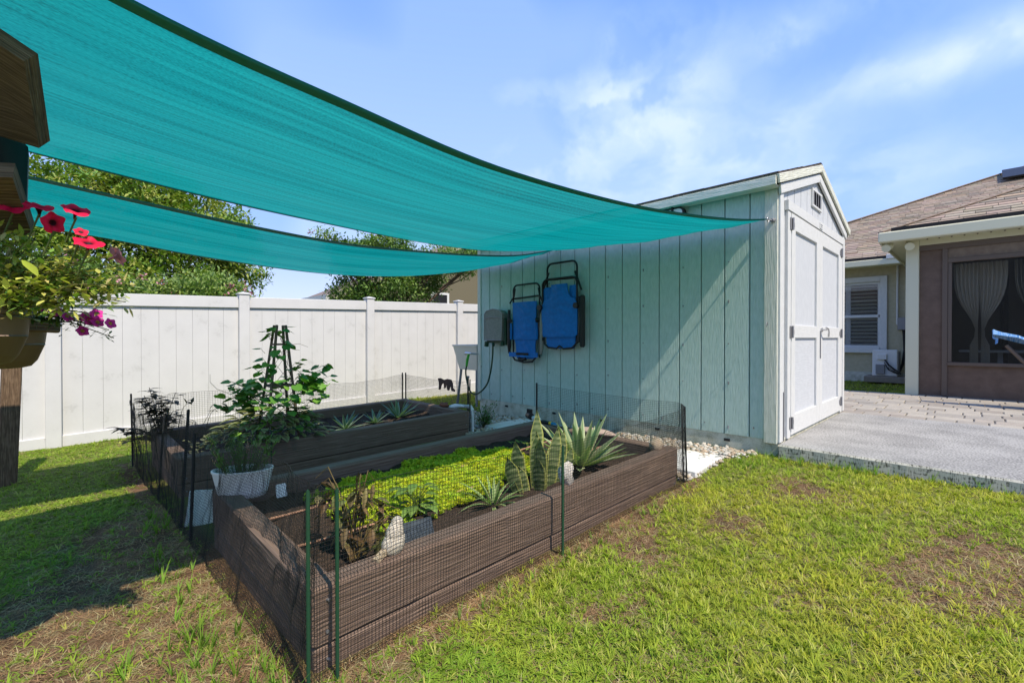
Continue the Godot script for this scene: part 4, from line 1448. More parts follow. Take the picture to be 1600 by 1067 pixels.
# ------------------------------------------------------------------ shade sails
func sail(label: String, near: Array, far: Array, sag: float) -> Node3D:
	var tip: Vector3 = near[near.size() - 1]
	var t := thing("shade_sail", label, "shade sail", tip, "shade sails")
	var o := -tip
	var g := G.new()
	var n := 60
	var m := 48
	var at := func(f: float, e: float) -> Vector3:
		var a := catmull(near, f)
		var b := catmull(far, f)
		var w := (b - a).length()
		var wr := sin(e * 17.0 + f * 3.0) * 0.006 + sin(e * 37.0 + f * 7.0 + sin(f * 5.0)) * 0.003 + sin(e * 71.0 - f * 11.0) * 0.0013
		return o + a.lerp(b, e) + Vector3(0, -sag * w * sin(PI * e) + wr * minf(1.0, w * 2.0), 0)
	for i in n + 1:
		for j in m + 1:
			var f := float(i) / n
			var e := float(j) / m
			var p: Vector3 = at.call(f, e)
			var du: Vector3 = at.call(minf(f + 0.01, 1.0), e) - at.call(maxf(f - 0.01, 0.0), e)
			var dv: Vector3 = at.call(f, minf(e + 0.02, 1.0)) - at.call(f, maxf(e - 0.02, 0.0))
			var nn := du.cross(dv)
			if nn.y < 0.0:
				nn = -nn
			if nn.length() < 1e-9:
				nn = Vector3.UP
			g.vert(p, nn.normalized(), Vector2(f * 5.6, e * 1.9))
	for i in n:
		for j in m:
			var a := i * (m + 1) + j
			g.tri(a, a + 1, a + m + 2); g.tri(a, a + m + 2, a + m + 1)
	obj("cloth", g, M.sail, t)
	# hems: a folded band on both faces of each edge
	for s in 2:
		var hg := G.new()
		var e0 := 0.0 if s == 0 else 1.0
		for side in [-1.0, 1.0]:
			var base := hg.v.size()
			for i in n + 1:
				var f := float(i) / n
				var w := (catmull(near, f) - catmull(far, f)).length()
				var e1 := minf((0.03 if s == 0 else 0.018) / maxf(w, 0.1), 0.5)
				var p0: Vector3 = at.call(f, e0)
				var p1: Vector3 = at.call(f, e1 if s == 0 else 1.0 - e1)
				p0 += (p0 - p1).normalized() * 0.006
				var off := Vector3(0, side * 0.003, 0)
				hg.vert(p0 + off, Vector3(0, side, 0)); hg.vert(p1 + off, Vector3(0, side, 0))
			for i in n:
				var a := base + i * 2
				hg.tri(a, a + 1, a + 3); hg.tri(a, a + 3, a + 2)
		obj("hem", hg, M.sail_hem, t)
	# steel ring at the tip
	var rg := G.new()
	var pts := []
	for k in 13:
		var a := TAU * k / 12.0
		pts.append(Vector3(0.012 + cos(a) * 0.018, sin(a) * 0.018, 0))
	rg.tube(pts, 0.004, 6, false)
	obj("ring", rg, M.metal, t)
	return t

func build_sails() -> void:
	var s1 := sail("large teal shade sail tied to the shed's front corner, nearest overhead",
		[V(-1.5, 1.98, 1.15), V(-0.6, 1.78, 1.22), V(0.095, 1.66, 1.27), V(0.6, 1.615, 1.28), V(1.2, 1.594, 1.30), V(2.0, 1.625, 1.28), V(2.7, 1.685, 1.235), V(3.35, 1.765, 1.19), V(3.98, 1.88, 1.2)],
		[V(-1.4, 1.835, 2.63), V(-0.75, 1.775, 2.715), V(-0.07, 1.73, 2.80), V(0.6, 1.70, 2.893), V(1.25, 1.692, 2.985), V(1.95, 1.70, 3.095), V(2.65, 1.738, 3.2), V(3.35, 1.83, 3.315), V(3.99, 1.945, 3.40)], 0.02)
	var s2 := sail("second teal shade sail, tied above the blue folding recliners",
		[V(-1.3, 1.775, 2.97), V(-0.5, 1.713, 3.05), V(0.21, 1.672, 3.12), V(0.85, 1.638, 3.185), V(1.5, 1.627, 3.235), V(2.1, 1.663, 3.28), V(2.75, 1.718, 3.32), V(3.4, 1.803, 3.365), V(4.03, 1.95, 3.42)],
		[V(-1.3, 1.80, 4.2), V(-0.5, 1.71, 4.3), V(0.24, 1.664, 4.39), V(0.85, 1.613, 4.457), V(1.6, 1.588, 4.545), V(2.2, 1.60, 4.615), V(2.9, 1.668, 4.694), V(3.55, 1.78, 4.77), V(4.04, 1.89, 4.83)], 0.02)
	# hooks that carry the tips
	var g := G.new()
	var o := -s1.position
	g.tube([o + V(4.0, 1.88, 1.2), o + V(4.03, 1.884, 1.2), o + V(4.092, 1.89, 1.19)], [0.004, 0.007, 0.006], 8)
	g.tube([o + V(4.06, 1.886, 1.195), o + V(4.093, 1.89, 1.19)], [0.014, 0.018], 10)
	obj("turnbuckle", g, M.dull_metal, s1)
	g = G.new()
	o = -s2.position
	g.tube([o + V(4.05, 1.95, 3.42), o + V(4.1, 1.955, 3.42)], 0.006, 8)
	g.tube([o + V(4.03, 1.89, 4.83), o + V(4.1, 1.9, 4.83)], 0.006, 8)
	obj("hook", g, M.dull_metal, s2)
	# posts that hold the other corners
	var lab := ["brown post carrying the near sail's outer front corner", "brown post carrying the near sail's outer back corner", "brown post carrying the far sail's outer back corner"]
	var k := 0
	for q in [[-1.56, 1.14, 2.05], [-1.47, 2.78, 2.0], [-1.38, 4.22, 1.95]]:
		var pg := G.new()
		var y0 := gy(q[0], q[1]) - 0.1
		pg.box(Vector3(0, (q[2] - y0) * 0.5, 0), Vector3(0.09, q[2] - y0, 0.09), 0.006)
		var p := obj("sail_post", pg, M.old_wood)
		p.position = V(q[0], y0, q[1])
		tag(p, lab[k], "post", "posts of the shade sails")
		k += 1

# ------------------------------------------------------------------ things on the shed wall
func cloth_panel(g: G, o: Vector3, rows0: Array, x: float, puff: float, n0 := 8) -> void:
	# rows: [y, b_left, b_right]; a creased, padded sheet facing -X, with a back
	var rows := []
	for r in rows0.size() - 1:
		for q in 5:
			var f := q / 5.0
			rows.append([lerpf(rows0[r][0], rows0[r + 1][0], f), lerpf(rows0[r][1], rows0[r + 1][1], f), lerpf(rows0[r][2], rows0[r + 1][2], f)])
	rows.append(rows0[rows0.size() - 1])
	var n := n0 * 3
	for side in 2:
		var base := g.v.size()
		var pos := func(r: int, k: int) -> Vector3:
			var u := float(k) / n
			var y: float = rows[r][0]
			var d := puff * sin(PI * u)
			d += lump.get_noise_2d(y * 14.0 + u * 3.0, u * 2.5 + x * 40.0) * 0.011 * sin(PI * u) + 0.003 * sin(y * 70.0 + u * 5.0 + sin(u * 7.0) * 2.0) * sin(PI * u)
			if u < 0.06 or u > 0.94:
				d += 0.004      # turned-over hem
			return o + V(x - (d if side == 0 else -0.006), y, lerpf(rows[r][1], rows[r][2], u))
		for r in rows.size():
			for k in n + 1:
				var du: Vector3 = pos.call(r, mini(k + 1, n)) - pos.call(r, maxi(k - 1, 0))
				var dv: Vector3 = pos.call(mini(r + 1, rows.size() - 1), k) - pos.call(maxi(r - 1, 0), k)
				var nn := du.cross(dv).normalized()
				if nn.x * (1.0 if side == 1 else -1.0) < 0.0:
					nn = -nn
				g.vert(pos.call(r, k), nn)
		for r in rows.size() - 1:
			for k in n:
				var a := base + r * (n + 1) + k
				g.tri(a, a + 1, a + n + 2); g.tri(a, a + n + 2, a + n + 1)

func hoop(g: G, o: Vector3, x: float, y0: float, y1: float, bl: float, br: float, r: float) -> void:
	var c := 0.07
	var pts := [o + V(x, y0, bl), o + V(x, y1 - c, bl)]
	for k in 5:
		var a := PI * 0.5 * (k + 1) / 5.0
		pts.append(o + V(x, y1 - c + sin(a) * c, bl - c + cos(a) * c))
	for k in 5:
		var a := PI * 0.5 * k / 5.0
		pts.append(o + V(x, y1 - c + cos(a) * c, br + c - sin(a) * c))
	pts.append(o + V(x, y1 - c, br)); pts.append(o + V(x, y0, br))
	g.tube(pts, r, 8)

func build_wall_things() -> void:
	# left recliner
	var t := thing("folding_recliner", "blue folding recliner, the lower one, hung beside the hose reel", "folding chair", V(4.05, 0.66, 3.89), "blue recliners on the shed wall")
	var o := -t.position
	var g := G.new()
	hoop(g, o, 4.045, 0.72, 1.60, 4.11, 3.67, 0.011)
	g.tube([o + V(4.045, 1.435, 4.11), o + V(4.045, 1.45, 3.67)], 0.011, 8)
	g.tube([o + V(4.03, 1.38, 4.16), o + V(4.035, 1.46, 4.09), o + V(4.035, 1.56, 4.07)], 0.01, 8)
	g.tube([o + V(4.03, 1.36, 3.6), o + V(4.035, 1.45, 3.66), o + V(4.035, 1.54, 3.68)], 0.01, 8)
	obj("frame", g, M.black, t)
	g = G.new()
	cloth_panel(g, o, [[1.385, 4.085, 3.70], [1.36, 4.1, 3.69], [1.30, 4.09, 3.7], [1.2, 4.09, 3.7], [1.12, 4.085, 3.7], [1.04, 4.085, 3.7], [0.96, 4.085, 3.7], [0.93, 4.09, 3.7]], 4.02, 0.02)
	obj("upper_cloth", g, M.cloth_blue, t)
	g = G.new()
	cloth_panel(g, o, [[0.935, 4.07, 3.71], [0.88, 4.05, 3.72], [0.78, 4.04, 3.72], [0.70, 4.03, 3.73]], 4.028, 0.012)
	obj("lower_cloth", g, M.cloth_blue, t)
	for s in [[4.12, 4.09], [3.70, 3.66]]:
		g = G.new()
		cloth_panel(g, o, [[1.13, s[0], s[1]], [1.0, s[0] + 0.005, s[1] - 0.005], [0.93, s[0], s[1]]], 4.0, 0.012, 4)
		obj("side_sleeve", g, M.cloth_blue, t)
	g = G.new()
	cloth_panel(g, o, [[0.775, 4.14, 3.66], [0.72, 4.14, 3.66]], 4.0, 0.012)
	obj("foot_strap", g, M.cloth_blue, t)
	g = G.new()
	cloth_panel(g, o, [[0.772, 4.0, 3.80], [0.742, 4.0, 3.80]], 3.984, 0.004)
	obj("foot_pad", g, M.black_matt, t)
	g = G.new()
	g.tube([o + V(4.01, 0.78, 4.13), o + V(4.01, 0.68, 4.05), o + V(4.01, 0.655, 3.9), o + V(4.01, 0.67, 3.75), o + V(4.01, 0.76, 3.67)], 0.011, 8)
	g.tube([o + V(4.01, 0.70, 3.98), o + V(4.01, 0.685, 3.92), o + V(4.01, 0.7, 3.86)], 0.02, 8)
	obj("foot_bar", g, M.black, t)
	for s in [[4.16, 4.14], [3.63, 3.60]]:
		g = G.new()
		g.tube([o + V(4.02, 1.30, s[0]), o + V(4.0, 1.1, s[1]), o + V(4.0, 0.85, s[1]), o + V(4.02, 0.76, s[0])], [0.016, 0.022, 0.022, 0.014], 8)
		obj("arm_rest", g, M.cloth_grey if s[0] < 4 else M.black, t)
	g = G.new()
	g.tube([o + V(4.0, 1.16, 4.14), o + V(3.98, 1.16, 4.10)], 0.028, 12)
	g.tube([o + V(4.0, 1.16, 3.63), o + V(3.98, 1.16, 3.67)], 0.028, 12)
	obj("pivot_knobs", g, M.black, t)

	# right recliner
	t = thing("folding_recliner", "blue folding recliner, the higher one, hung nearer the shed's door corner", "folding chair", V(4.05, 0.8, 3.34), "blue recliners on the shed wall")
	o = -t.position
	g = G.new()
	hoop(g, o, 4.045, 0.9, 1.80, 3.55, 3.12, 0.012)
	g.tube([o + V(4.045, 1.62, 3.55), o + V(4.045, 1.61, 3.12)], 0.012, 8)
	g.tube([o + V(4.03, 1.52, 3.59), o + V(4.03, 1.6, 3.56), o + V(4.035, 1.7, 3.52)], 0.012, 8)
	g.tube([o + V(4.03, 1.47, 3.05), o + V(4.03, 1.57, 3.09), o + V(4.035, 1.68, 3.14)], 0.012, 8)
	hoop(g, o, 4.02, 1.3, 1.62, 3.60, 3.10, 0.012)
	obj("frame", g, M.black, t)
	g = G.new()
	cloth_panel(g, o, [[1.55, 3.45, 3.22], [1.50, 3.45, 3.215], [1.44, 3.46, 3.20], [1.40, 3.49, 3.17], [1.375, 3.56, 3.11], [1.3, 3.595, 3.08], [1.2, 3.595, 3.08], [1.08, 3.595, 3.08], [0.99, 3.595, 3.08], [0.96, 3.56, 3.12]], 4.0, 0.022)
	obj("upper_cloth", g, M.cloth_blue, t)
	g = G.new()
	cloth_panel(g, o, [[0.99, 3.53, 3.12], [0.93, 3.54, 3.12], [0.86, 3.53, 3.13], [0.83, 3.51, 3.15]], 4.02, 0.014)
	obj("lower_cloth", g, M.cloth_blue, t)
	for s in [[3.60, 3.46], [3.21, 3.10]]:
		g = G.new()
		cloth_panel(g, o, [[1.53, s[0], s[1]], [1.38, s[0], s[1]]], 4.03, 0.006, 4)
		obj("side_pocket", g, M.cloth_blue, t)
	g = G.new()
	g.tube([o + V(4.01, 0.98, 3.57), o + V(4.01, 0.88, 3.56), o + V(4.01, 0.84, 3.5), o + V(4.01, 0.83, 3.38), o + V(4.0, 0.86, 3.33), o + V(4.01, 0.83, 3.28), o + V(4.01, 0.84, 3.16), o + V(4.01, 0.9, 3.09), o + V(4.01, 1.0, 3.07)], 0.011, 8)
	obj("foot_bar", g, M.black, t)
	g = G.new()
	g.box(o + V(4.01, 1.13, 3.02), Vector3(0.06, 0.56, 0.05), 0.015)
	obj("arm_rest", g, M.black_matt, t)
	g = G.new()
	g.tube([o + V(4.0, 1.4, 3.06), o + V(4.0, 1.15, 3.04), o + V(4.0, 0.9, 3.06)], 0.013, 8)
	g.tube([o + V(4.0, 1.3, 3.62), o + V(4.0, 1.1, 3.64), o + V(4.0, 0.92, 3.58)], 0.013, 8)
	obj("leg_tube", g, M.black, t)
	g = G.new()
	for b in [3.61, 3.085]:
		g.tube([o + V(4.0, 1.3, b), o + V(3.965, 1.3, b)], 0.032, 14)
	obj("pivot_knobs", g, M.black, t)

	# hose reel
	t = thing("hose_reel", "grey woven-covered hose reel hung at the shed's back corner", "hose reel", V(4.03, 0.85, 4.42))
	o = -t.position
	g = G.new()
	var poly := PackedVector2Array([Vector2(-0.165, -0.19), Vector2(0.165, -0.19), Vector2(0.165, 0.15), Vector2(0.12, 0.19), Vector2(0, 0.21), Vector2(-0.12, 0.19), Vector2(-0.165, 0.15)])
	g.prism(poly, o + V(3.98, 1.11, 4.42), Vector3(0, 0, 1), Vector3.UP, Vector3(0.1, 0, 0))
	obj("cover", g, M.cloth_grey, t)
	g = G.new()
	var rim := []
	for p in poly:
		rim.append(o + V(3.98, 1.11 + p.y, 4.42 - p.x))
	rim.append(rim[0])
	g.tube(rim, 0.008, 6)
	g.tube([o + V(3.976, 1.2, 4.585), o + V(3.97, 1.22, 4.42), o + V(3.976, 1.2, 4.255)], 0.005, 6)
	obj("piping", g, M.dull_metal, t)
	g = G.new()
	g.box(o + V(4.04, 0.9, 4.42), Vector3(0.05, 0.03, 0.34), 0.006)
	g.tube([o + V(4.0, 0.9, 4.56), o + V(4.0, 0.84, 4.57)], 0.03, 10)
	g.tube([o + V(4.0, 0.9, 4.27), o + V(4.0, 0.85, 4.26)], 0.028, 10)
	g.tube([o + V(4.02, 1.2, 4.23), o + V(4.02, 0.86, 4.22)], 0.018, 8)
	g.tube([o + V(4.0, 0.88, 4.44), o + V(3.99, 0.85, 4.42)], 0.02, 8)
	obj("bracket", g, M.dark_green, t)

	t = thing("garden_hose", "dark green garden hose looping down to a green spray nozzle", "hose", V(4.03, 0.3, 4.7))
	o = -t.position
	g = G.new()
	g.tube(smooth([o + V(3.99, 0.87, 4.43), o + V(3.99, 0.7, 4.44), o + V(3.99, 0.5, 4.48), o + V(3.99, 0.33, 4.56), o + V(3.98, 0.21, 4.72), o + V(3.96, 0.22, 4.84), o + V(3.96, 0.35, 4.92), o + V(3.96, 0.48, 4.95), o + V(3.95, 0.58, 4.92)]), 0.011, 8)
	obj("tube", g, M.dark_green, t)
	g = G.new()
	g.tube([o + V(3.95, 0.57, 4.92), o + V(3.94, 0.66, 4.89), o + V(3.94, 0.73, 4.86)], [0.016, 0.02, 0.016], 10)
	var nz := obj("nozzle", g, M.bright_green, t)
	g = G.new()
	g.tube([o + V(3.94, 0.74, 4.93), o + V(3.96, 0.74, 4.83)], [0.022, 0.014], 10)
	g.tube([o + V(3.96, 0.74, 4.84), o + V(4.07, 0.73, 4.82)], 0.013, 10)
	obj("tap", g, M.metal, t)

	t = thing("stand_pipe", "thin dark rod standing at the shed's back corner under the hose", "rod", V(4.0, -0.08, 4.95))
	g = G.new()
	g.tube([Vector3(0, -0.1, 0), Vector3(0, 0.48, 0)], 0.012, 8)
	obj("rod", g, M.black_matt, t)
	g = G.new()
	g.tube([Vector3(0, 0.48, 0), Vector3(0, 0.51, 0)], 0.02, 8)
	obj("cap", g, M.dull_metal, t)

	# solar lamp under the eave
	t = thing("solar_lamp", "small black-framed solar lamp under the shed's eave", "lamp", V(4.05, 2.08, 2.0))
	o = -t.position
	var face := PackedVector2Array()
	for k in 12:
		var a := -PI * 0.5 + PI * k / 11.0
		face.append(Vector2(0.06 + cos(a) * 0.045, sin(a) * 0.045))
	face.append(Vector2(-0.10, 0.045)); face.append(Vector2(-0.16, -0.045))
	g = G.new()
	g.prism(face, o + V(4.01, 2.085, 2.0), Vector3(0, 0, 1), Vector3.UP, Vector3(0.05, 0, 0))
	obj("housing", g, M.black, t)
	g = G.new()
	var small := PackedVector2Array()
	for p in face:
		small.append(Vector2(p.x * 0.86, p.y * 0.74))
	g.prism(small, o + V(4.006, 2.085, 2.0), Vector3(0, 0, 1), Vector3.UP, Vector3(0.006, 0, 0))
	obj("lens", g, M.white_plastic, t)
	g = G.new()
	g.box(o + V(4.0, 2.085, 2.0), Vector3(0.02, 0.11, 0.018), 0.003)
	g.box(o + V(4.08, 2.085, 2.0), Vector3(0.05, 0.03, 0.03))
	obj("clamp", g, M.black, t)

	# utility sink behind the shed
	t = thing("utility_sink", "beige plastic utility sink half hidden behind the shed corner", "sink", V(4.75, -0.1, 5.6))
	o = -t.position
	g = G.new()
	var tp := [V(4.43, 0.83, 5.28), V(5.05, 0.83, 5.28), V(5.05, 0.83, 5.86), V(4.43, 0.83, 5.86)]
	var bt := [V(4.50, 0.46, 5.36), V(4.98, 0.46, 5.36), V(4.98, 0.46, 5.78), V(4.50, 0.46, 5.78)]
	for k in 4:
		var k2 := (k + 1) % 4
		var c := V(4.74, 0.65, 5.57)
		g.quad(o + tp[k], o + tp[k2], o + bt[k2], o + bt[k], (tp[k] + tp[k2]) * 0.5 - c)
	g.quad(o + bt[0], o + bt[1], o + bt[2], o + bt[3], Vector3.DOWN)
	for q in [[4.42, 5.06, 5.27, 5.30], [4.42, 5.06, 5.84, 5.87], [4.42, 4.45, 5.30, 5.84], [5.03, 5.06, 5.30, 5.84]]:
		bx(g, q[0], q[1], 0.82, 0.845, q[2], q[3], o, 0.004)
	obj("tub", g, M.sink_plastic, t)
	for q in [[4.52, 5.38, 4.47, 5.33], [4.96, 5.38, 5.0, 5.33], [4.96, 5.76, 5.0, 5.8], [4.52, 5.76, 4.47, 5.8]]:
		g = G.new()
		g.bar(o + V(q[0], 0.47, q[1]), o + V(q[2], -0.12, q[3]), 0.04, 0.04, 0.006)
		obj("leg", g, M.dull_metal, t)

func smooth(pts: Array) -> Array:
	var out := []
	var n := (pts.size() - 1) * 5
	for k in n + 1:
		out.append(catmull(pts, float(k) / n))
	return out

# ------------------------------------------------------------------ small things in and by the beds
func build_small() -> void:
	# white stone bird
	var t := thing("bird_figure", "white stone bird standing on the near bed's front timber", "ornament", V(0.865, 0.163, 1.50))
	var g := G.new()
	g.col = Color(0.68, 0.62, 0.52)
	g.stone(Vector3(0, 0.042, 0), Vector3(0.05, 0.042, 0.036), 2, 0.06, 10, 14, Basis(Vector3.BACK, 0.5))
	g.stone(Vector3(0.005, 0.075, 0), Vector3(0.036, 0.045, 0.03), 5, 0.05, 10, 14, Basis(Vector3.BACK, -0.25))
	g.stone(Vector3(0.018, 0.112, 0), Vector3(0.024, 0.022, 0.021), 7, 0.03, 8, 12)
	obj("body", g, M.stone, t)
	g = G.new()
	g.col = Color(0.5, 0.36, 0.2)
	g.tube([Vector3(0.036, 0.11, 0), Vector3(0.052, 0.104, 0)], [0.007, 0.001], 7)
	obj("beak", g, M.solid, t)
	for s in [-1.0, 1.0]:
		g = G.new()
		g.col = Color(0.02, 0.02, 0.02)
		g.stone(Vector3(0.028, 0.118, s * 0.0165), Vector3(0.003, 0.003, 0.003), 1, 0.0, 5, 7)
		obj("eye", g, M.solid, t)
	g = G.new()
	g.col = Color(0.55, 0.44, 0.3)
	g.prism(PackedVector2Array([Vector2(0, 0), Vector2(-0.05, -0.018), Vector2(-0.052, -0.004), Vector2(0, 0.02)]), Vector3(-0.035, 0.022, 0.012), Vector3.RIGHT, Vector3.UP, Vector3(0, 0, -0.024))
	obj("tail", g, M.stone, t)
	# turned so that the beak points along the timber
	t.rotation.y = 0.25

	# slate plaque leaning behind it
	g = G.new()
	g.box(Vector3.ZERO, Vector3(0.12, 0.14, 0.014), 0.003)
	var pl := obj("slate_plaque", g, M.slate)
	pl.position = V(1.03, 0.15, 1.585)
	pl.rotation = Vector3(-0.7, -0.62, 0.2)
	tag(pl, "square blue-grey slate plaque leaning behind the white bird", "plaque")

	# stones
	for q in [["white_rock", V(1.9, 0.235, 1.535), Vector3(0.045, 0.06, 0.04), Color(0.72, 0.68, 0.62), "knobbly white rock beside the green stake and snake plant", 12, 0.5], ["tan_rock", V(2.86, 0.232, 1.54), Vector3(0.05, 0.045, 0.04), Color(0.62, 0.5, 0.36), "tan rock on the timber beside the variegated agave", 15, 0.35],
			["flat_rock", V(2.92, 0.235, 2.08), Vector3(0.06, 0.025, 0.2), Color(0.56, 0.42, 0.36), "flat pinkish stone lying on the bed's shed-side timber", 19, 0.15], ["brown_glove", V(3.09, 0.20, 4.25), Vector3(0.035, 0.028, 0.075), Color(0.28, 0.11, 0.07), "crumpled rust-brown glove on the far bed's corner", 21, 0.45]]:
		g = G.new()
		g.col = q[3]
		g.stone(Vector3.ZERO, q[2], q[5], q[6], 9, 12)
		var r := obj(q[0], g, M.stone)
		r.position = q[1]
		tag(r, q[4], "rock" if q[0] != "brown_glove" else "glove")

	# trowel lying on the shed-side timber
	t = thing("hand_trowel", "hand trowel with black and yellow handle on the bed's back corner", "trowel", V(2.945, 0.222, 2.62))
	g = G.new()
	g.tube([Vector3(0, 0.012, -0.06), Vector3(0, 0.014, 0.0), Vector3(0, 0.012, 0.06)], [0.014, 0.016, 0.013], 10)
	obj("handle", g, M.black, t)
	g = G.new()
	g.col = Color(0.6, 0.42, 0.03)
	g.tube([Vector3(0, 0.012, 0.06), Vector3(0, 0.012, 0.085)], 0.0145, 10)
	obj("collar", g, M.solid, t)
	g = G.new()
	g.col = Color(0.02, 0.2, 0.36)
	g.tube([Vector3(0, 0.012, 0.085), Vector3(0, 0.01, 0.13)], [0.014, 0.01], 10)
	obj("ferrule", g, M.solid, t)
	g = G.new()
	g.prism(PackedVector2Array([Vector2(-0.03, 0.12), Vector2(-0.034, 0.18), Vector2(-0.02, 0.25), Vector2(0, 0.28), Vector2(0.02, 0.25), Vector2(0.034, 0.18), Vector2(0.03, 0.12)]), Vector3(0, 0.006, 0), Vector3.RIGHT, Vector3(0, 0, 1), Vector3(0, 0.003, 0))
	obj("blade", g, M.metal, t)

	# irrigation pipes
	t = thing("irrigation_pipe", "pale plastic irrigation pipe bending over the far bed's near corner", "pipe", V(3.2, 0.1, 3.9))
	var o := -t.position
	g = G.new()
	g.tube([o + V(3.12, 0.155, 4.22), o + V(3.15, 0.19, 4.12), o + V(3.17, 0.2, 4.05), o + V(3.2, 0.2, 3.93), o + V(3.205, 0.18, 3.9), o + V(3.205, 0.1, 3.89), o + V(3.205, -0.12, 3.885)], [0.03, 0.03, 0.018, 0.017, 0.017, 0.015, 0.015], 12)
	obj("pipe", g, M.pvc, t)
	g = G.new()
	g.tube([o + V(3.2, 0.2, 3.96), o + V(3.2, 0.2, 3.92), o + V(3.205, 0.16, 3.89)], 0.023, 12)
	obj("elbow", g, M.pvc, t)
	t = thing("irrigation_pipe", "pale plastic irrigation pipe bending down behind the snake plant", "pipe", V(2.9, 0.15, 2.7))
	o = -t.position
	g = G.new()
	g.tube([o + V(3.04, 0.235, 2.88), o + V(3.0, 0.24, 2.75), o + V(2.97, 0.225, 2.69), o + V(2.96, 0.19, 2.66), o + V(2.955, 0.1, 2.655), o + V(2.95, 0.06, 2.65)], [0.02, 0.02, 0.019, 0.018, 0.016, 0.02], 12)
	obj("pipe", g, M.pvc, t)
	g = G.new()
	g.tube([o + V(2.985, 0.235, 2.72), o + V(2.965, 0.215, 2.68), o + V(2.958, 0.17, 2.66)], 0.0245, 12)
	g.tube([o + V(2.955, 0.07, 2.655), o + V(2.945, 0.055, 2.6)], 0.021, 12)
	obj("elbow", g, M.pvc, t)
	g = G.new()
	g.tube([o + V(3.045, 0.25, 2.9), o + V(3.0, 0.25, 2.82)], 0.03, 12)
	g.box(o + V(3.03, 0.285, 2.87), Vector3(0.02, 0.05, 0.06), 0.004)
	obj("valve", g, M.black, t)

	t = thing("drip_hose", "thin tan drip hose lying across the near bed's soil", "hose", V(0.9, 0.1, 2.0))
	o = -t.position
	for q in [[1.95, 0.0], [2.35, 0.6]]:
		g = G.new()
		var hp := []
		for k in 24:
			var x := lerpf(0.68, 2.9, k / 23.0)
			hp.append(o + V(x, 0.105 + 0.0185 * (x - 0.55), q[0] + 0.03 * sin(x * 5.0 + q[1])))
		g.col = Color(0.3, 0.17, 0.11)
		g.tube(hp, 0.006, 6)
		obj("line", g, M.solid, t)
	# pale slab in the gap between the beds
	g = G.new()
	g.box(Vector3.ZERO, Vector3(0.22, 0.2, 0.03), 0.004)
	var sl := obj("leaning_slab", g, M.step_stone)
	sl.position = V(0.63, -0.05, 3.2)
	sl.rotation = Vector3(-0.35, -0.12, -0.15)
	tag(sl, "pale slab leaning in the gap between both beds behind netting", "slab")

	# wooden obelisk
	t = thing("obelisk", "dark wooden four-legged obelisk standing in the far bed", "trellis", V(1.33, 0.03, 4.22))
	var top := V(0.03, 1.03, 0.03)
	var ft := [Vector3(-0.14, 0, -0.14), Vector3(0.14, 0, -0.14), Vector3(0.14, 0, 0.14), Vector3(-0.14, 0, 0.14)]
	var hd := [Vector3(-0.035, 0, -0.035), Vector3(0.035, 0, -0.035), Vector3(0.035, 0, 0.035), Vector3(-0.035, 0, 0.035)]
	for k in 4:
		g = G.new()
		g.bar(ft[k] + Vector3(0, -0.05, 0), top + hd[k], 0.019, 0.019, 0.003)
		obj("leg", g, M.timber, t)
	for f in [0.84, 0.5]:
		for k in 4:
			g = G.new()
			g.bar((ft[k] as Vector3).lerp(top + hd[k], f), (ft[(k + 1) % 4] as Vector3).lerp(top + hd[(k + 1) % 4], f), 0.016, 0.012)
			obj("rung", g, M.timber, t)

	# white oval planter on the near bed's corner
	t = thing("oval_planter", "white oval planter with herbs on the near bed's back corner", "planter", V(0.66, 0.148, 2.62))
	t.rotation.y = -0.5
	g = G.new()
	g.lathe([Vector2(0.0, 0.002), Vector2(0.09, 0.0), Vector2(0.104, 0.008), Vector2(0.114, 0.03), Vector2(0.137, 0.132), Vector2(0.141, 0.134), Vector2(0.141, 0.143), Vector2(0.134, 0.144), Vector2(0.131, 0.137), Vector2(0.122, 0.095)], Vector3.ZERO, 36, 1.0, 0.62)
	obj("pot", g, M.white_plastic, t)
	g = G.new()
	g.lathe([Vector2(0.0, 0.105), Vector2(0.126, 0.11)], Vector3.ZERO, 30, 1.0, 0.62)
	obj("soil", g, M.soil, t)
	g = G.new()
	g.box(Vector3(0.185, 0.03, 0.045), Vector3(0.05, 0.065, 0.003), 0.0, Basis(Vector3.UP, 0.5) * Basis(Vector3.RIGHT, -0.35))
	obj("tag", g, M.white_plastic, t)

	# post at the left
	g = G.new()
	g.box(Vector3(0, 0.60, 0), Vector3(0.11, 1.45, 0.11), 0.008)
	var p := obj("wooden_post", g, M.old_wood)
	p.position = V(-0.30, -0.2, 5.33)
	p.rotation = Vector3(0, 0.1, -0.035)
	tag(p, "brown square wooden post standing on the lawn at the left edge", "post")

# ------------------------------------------------------------------ leaves and plants
func rdir(ymin := -1.0) -> Vector3:
	var d := Vector3.ZERO
	while true:
		d = Vector3(R(-1, 1), R(ymin, 1), R(-1, 1))
		if d.length() < 1.0 and d.length() > 0.1:
			break
	return d.normalized()

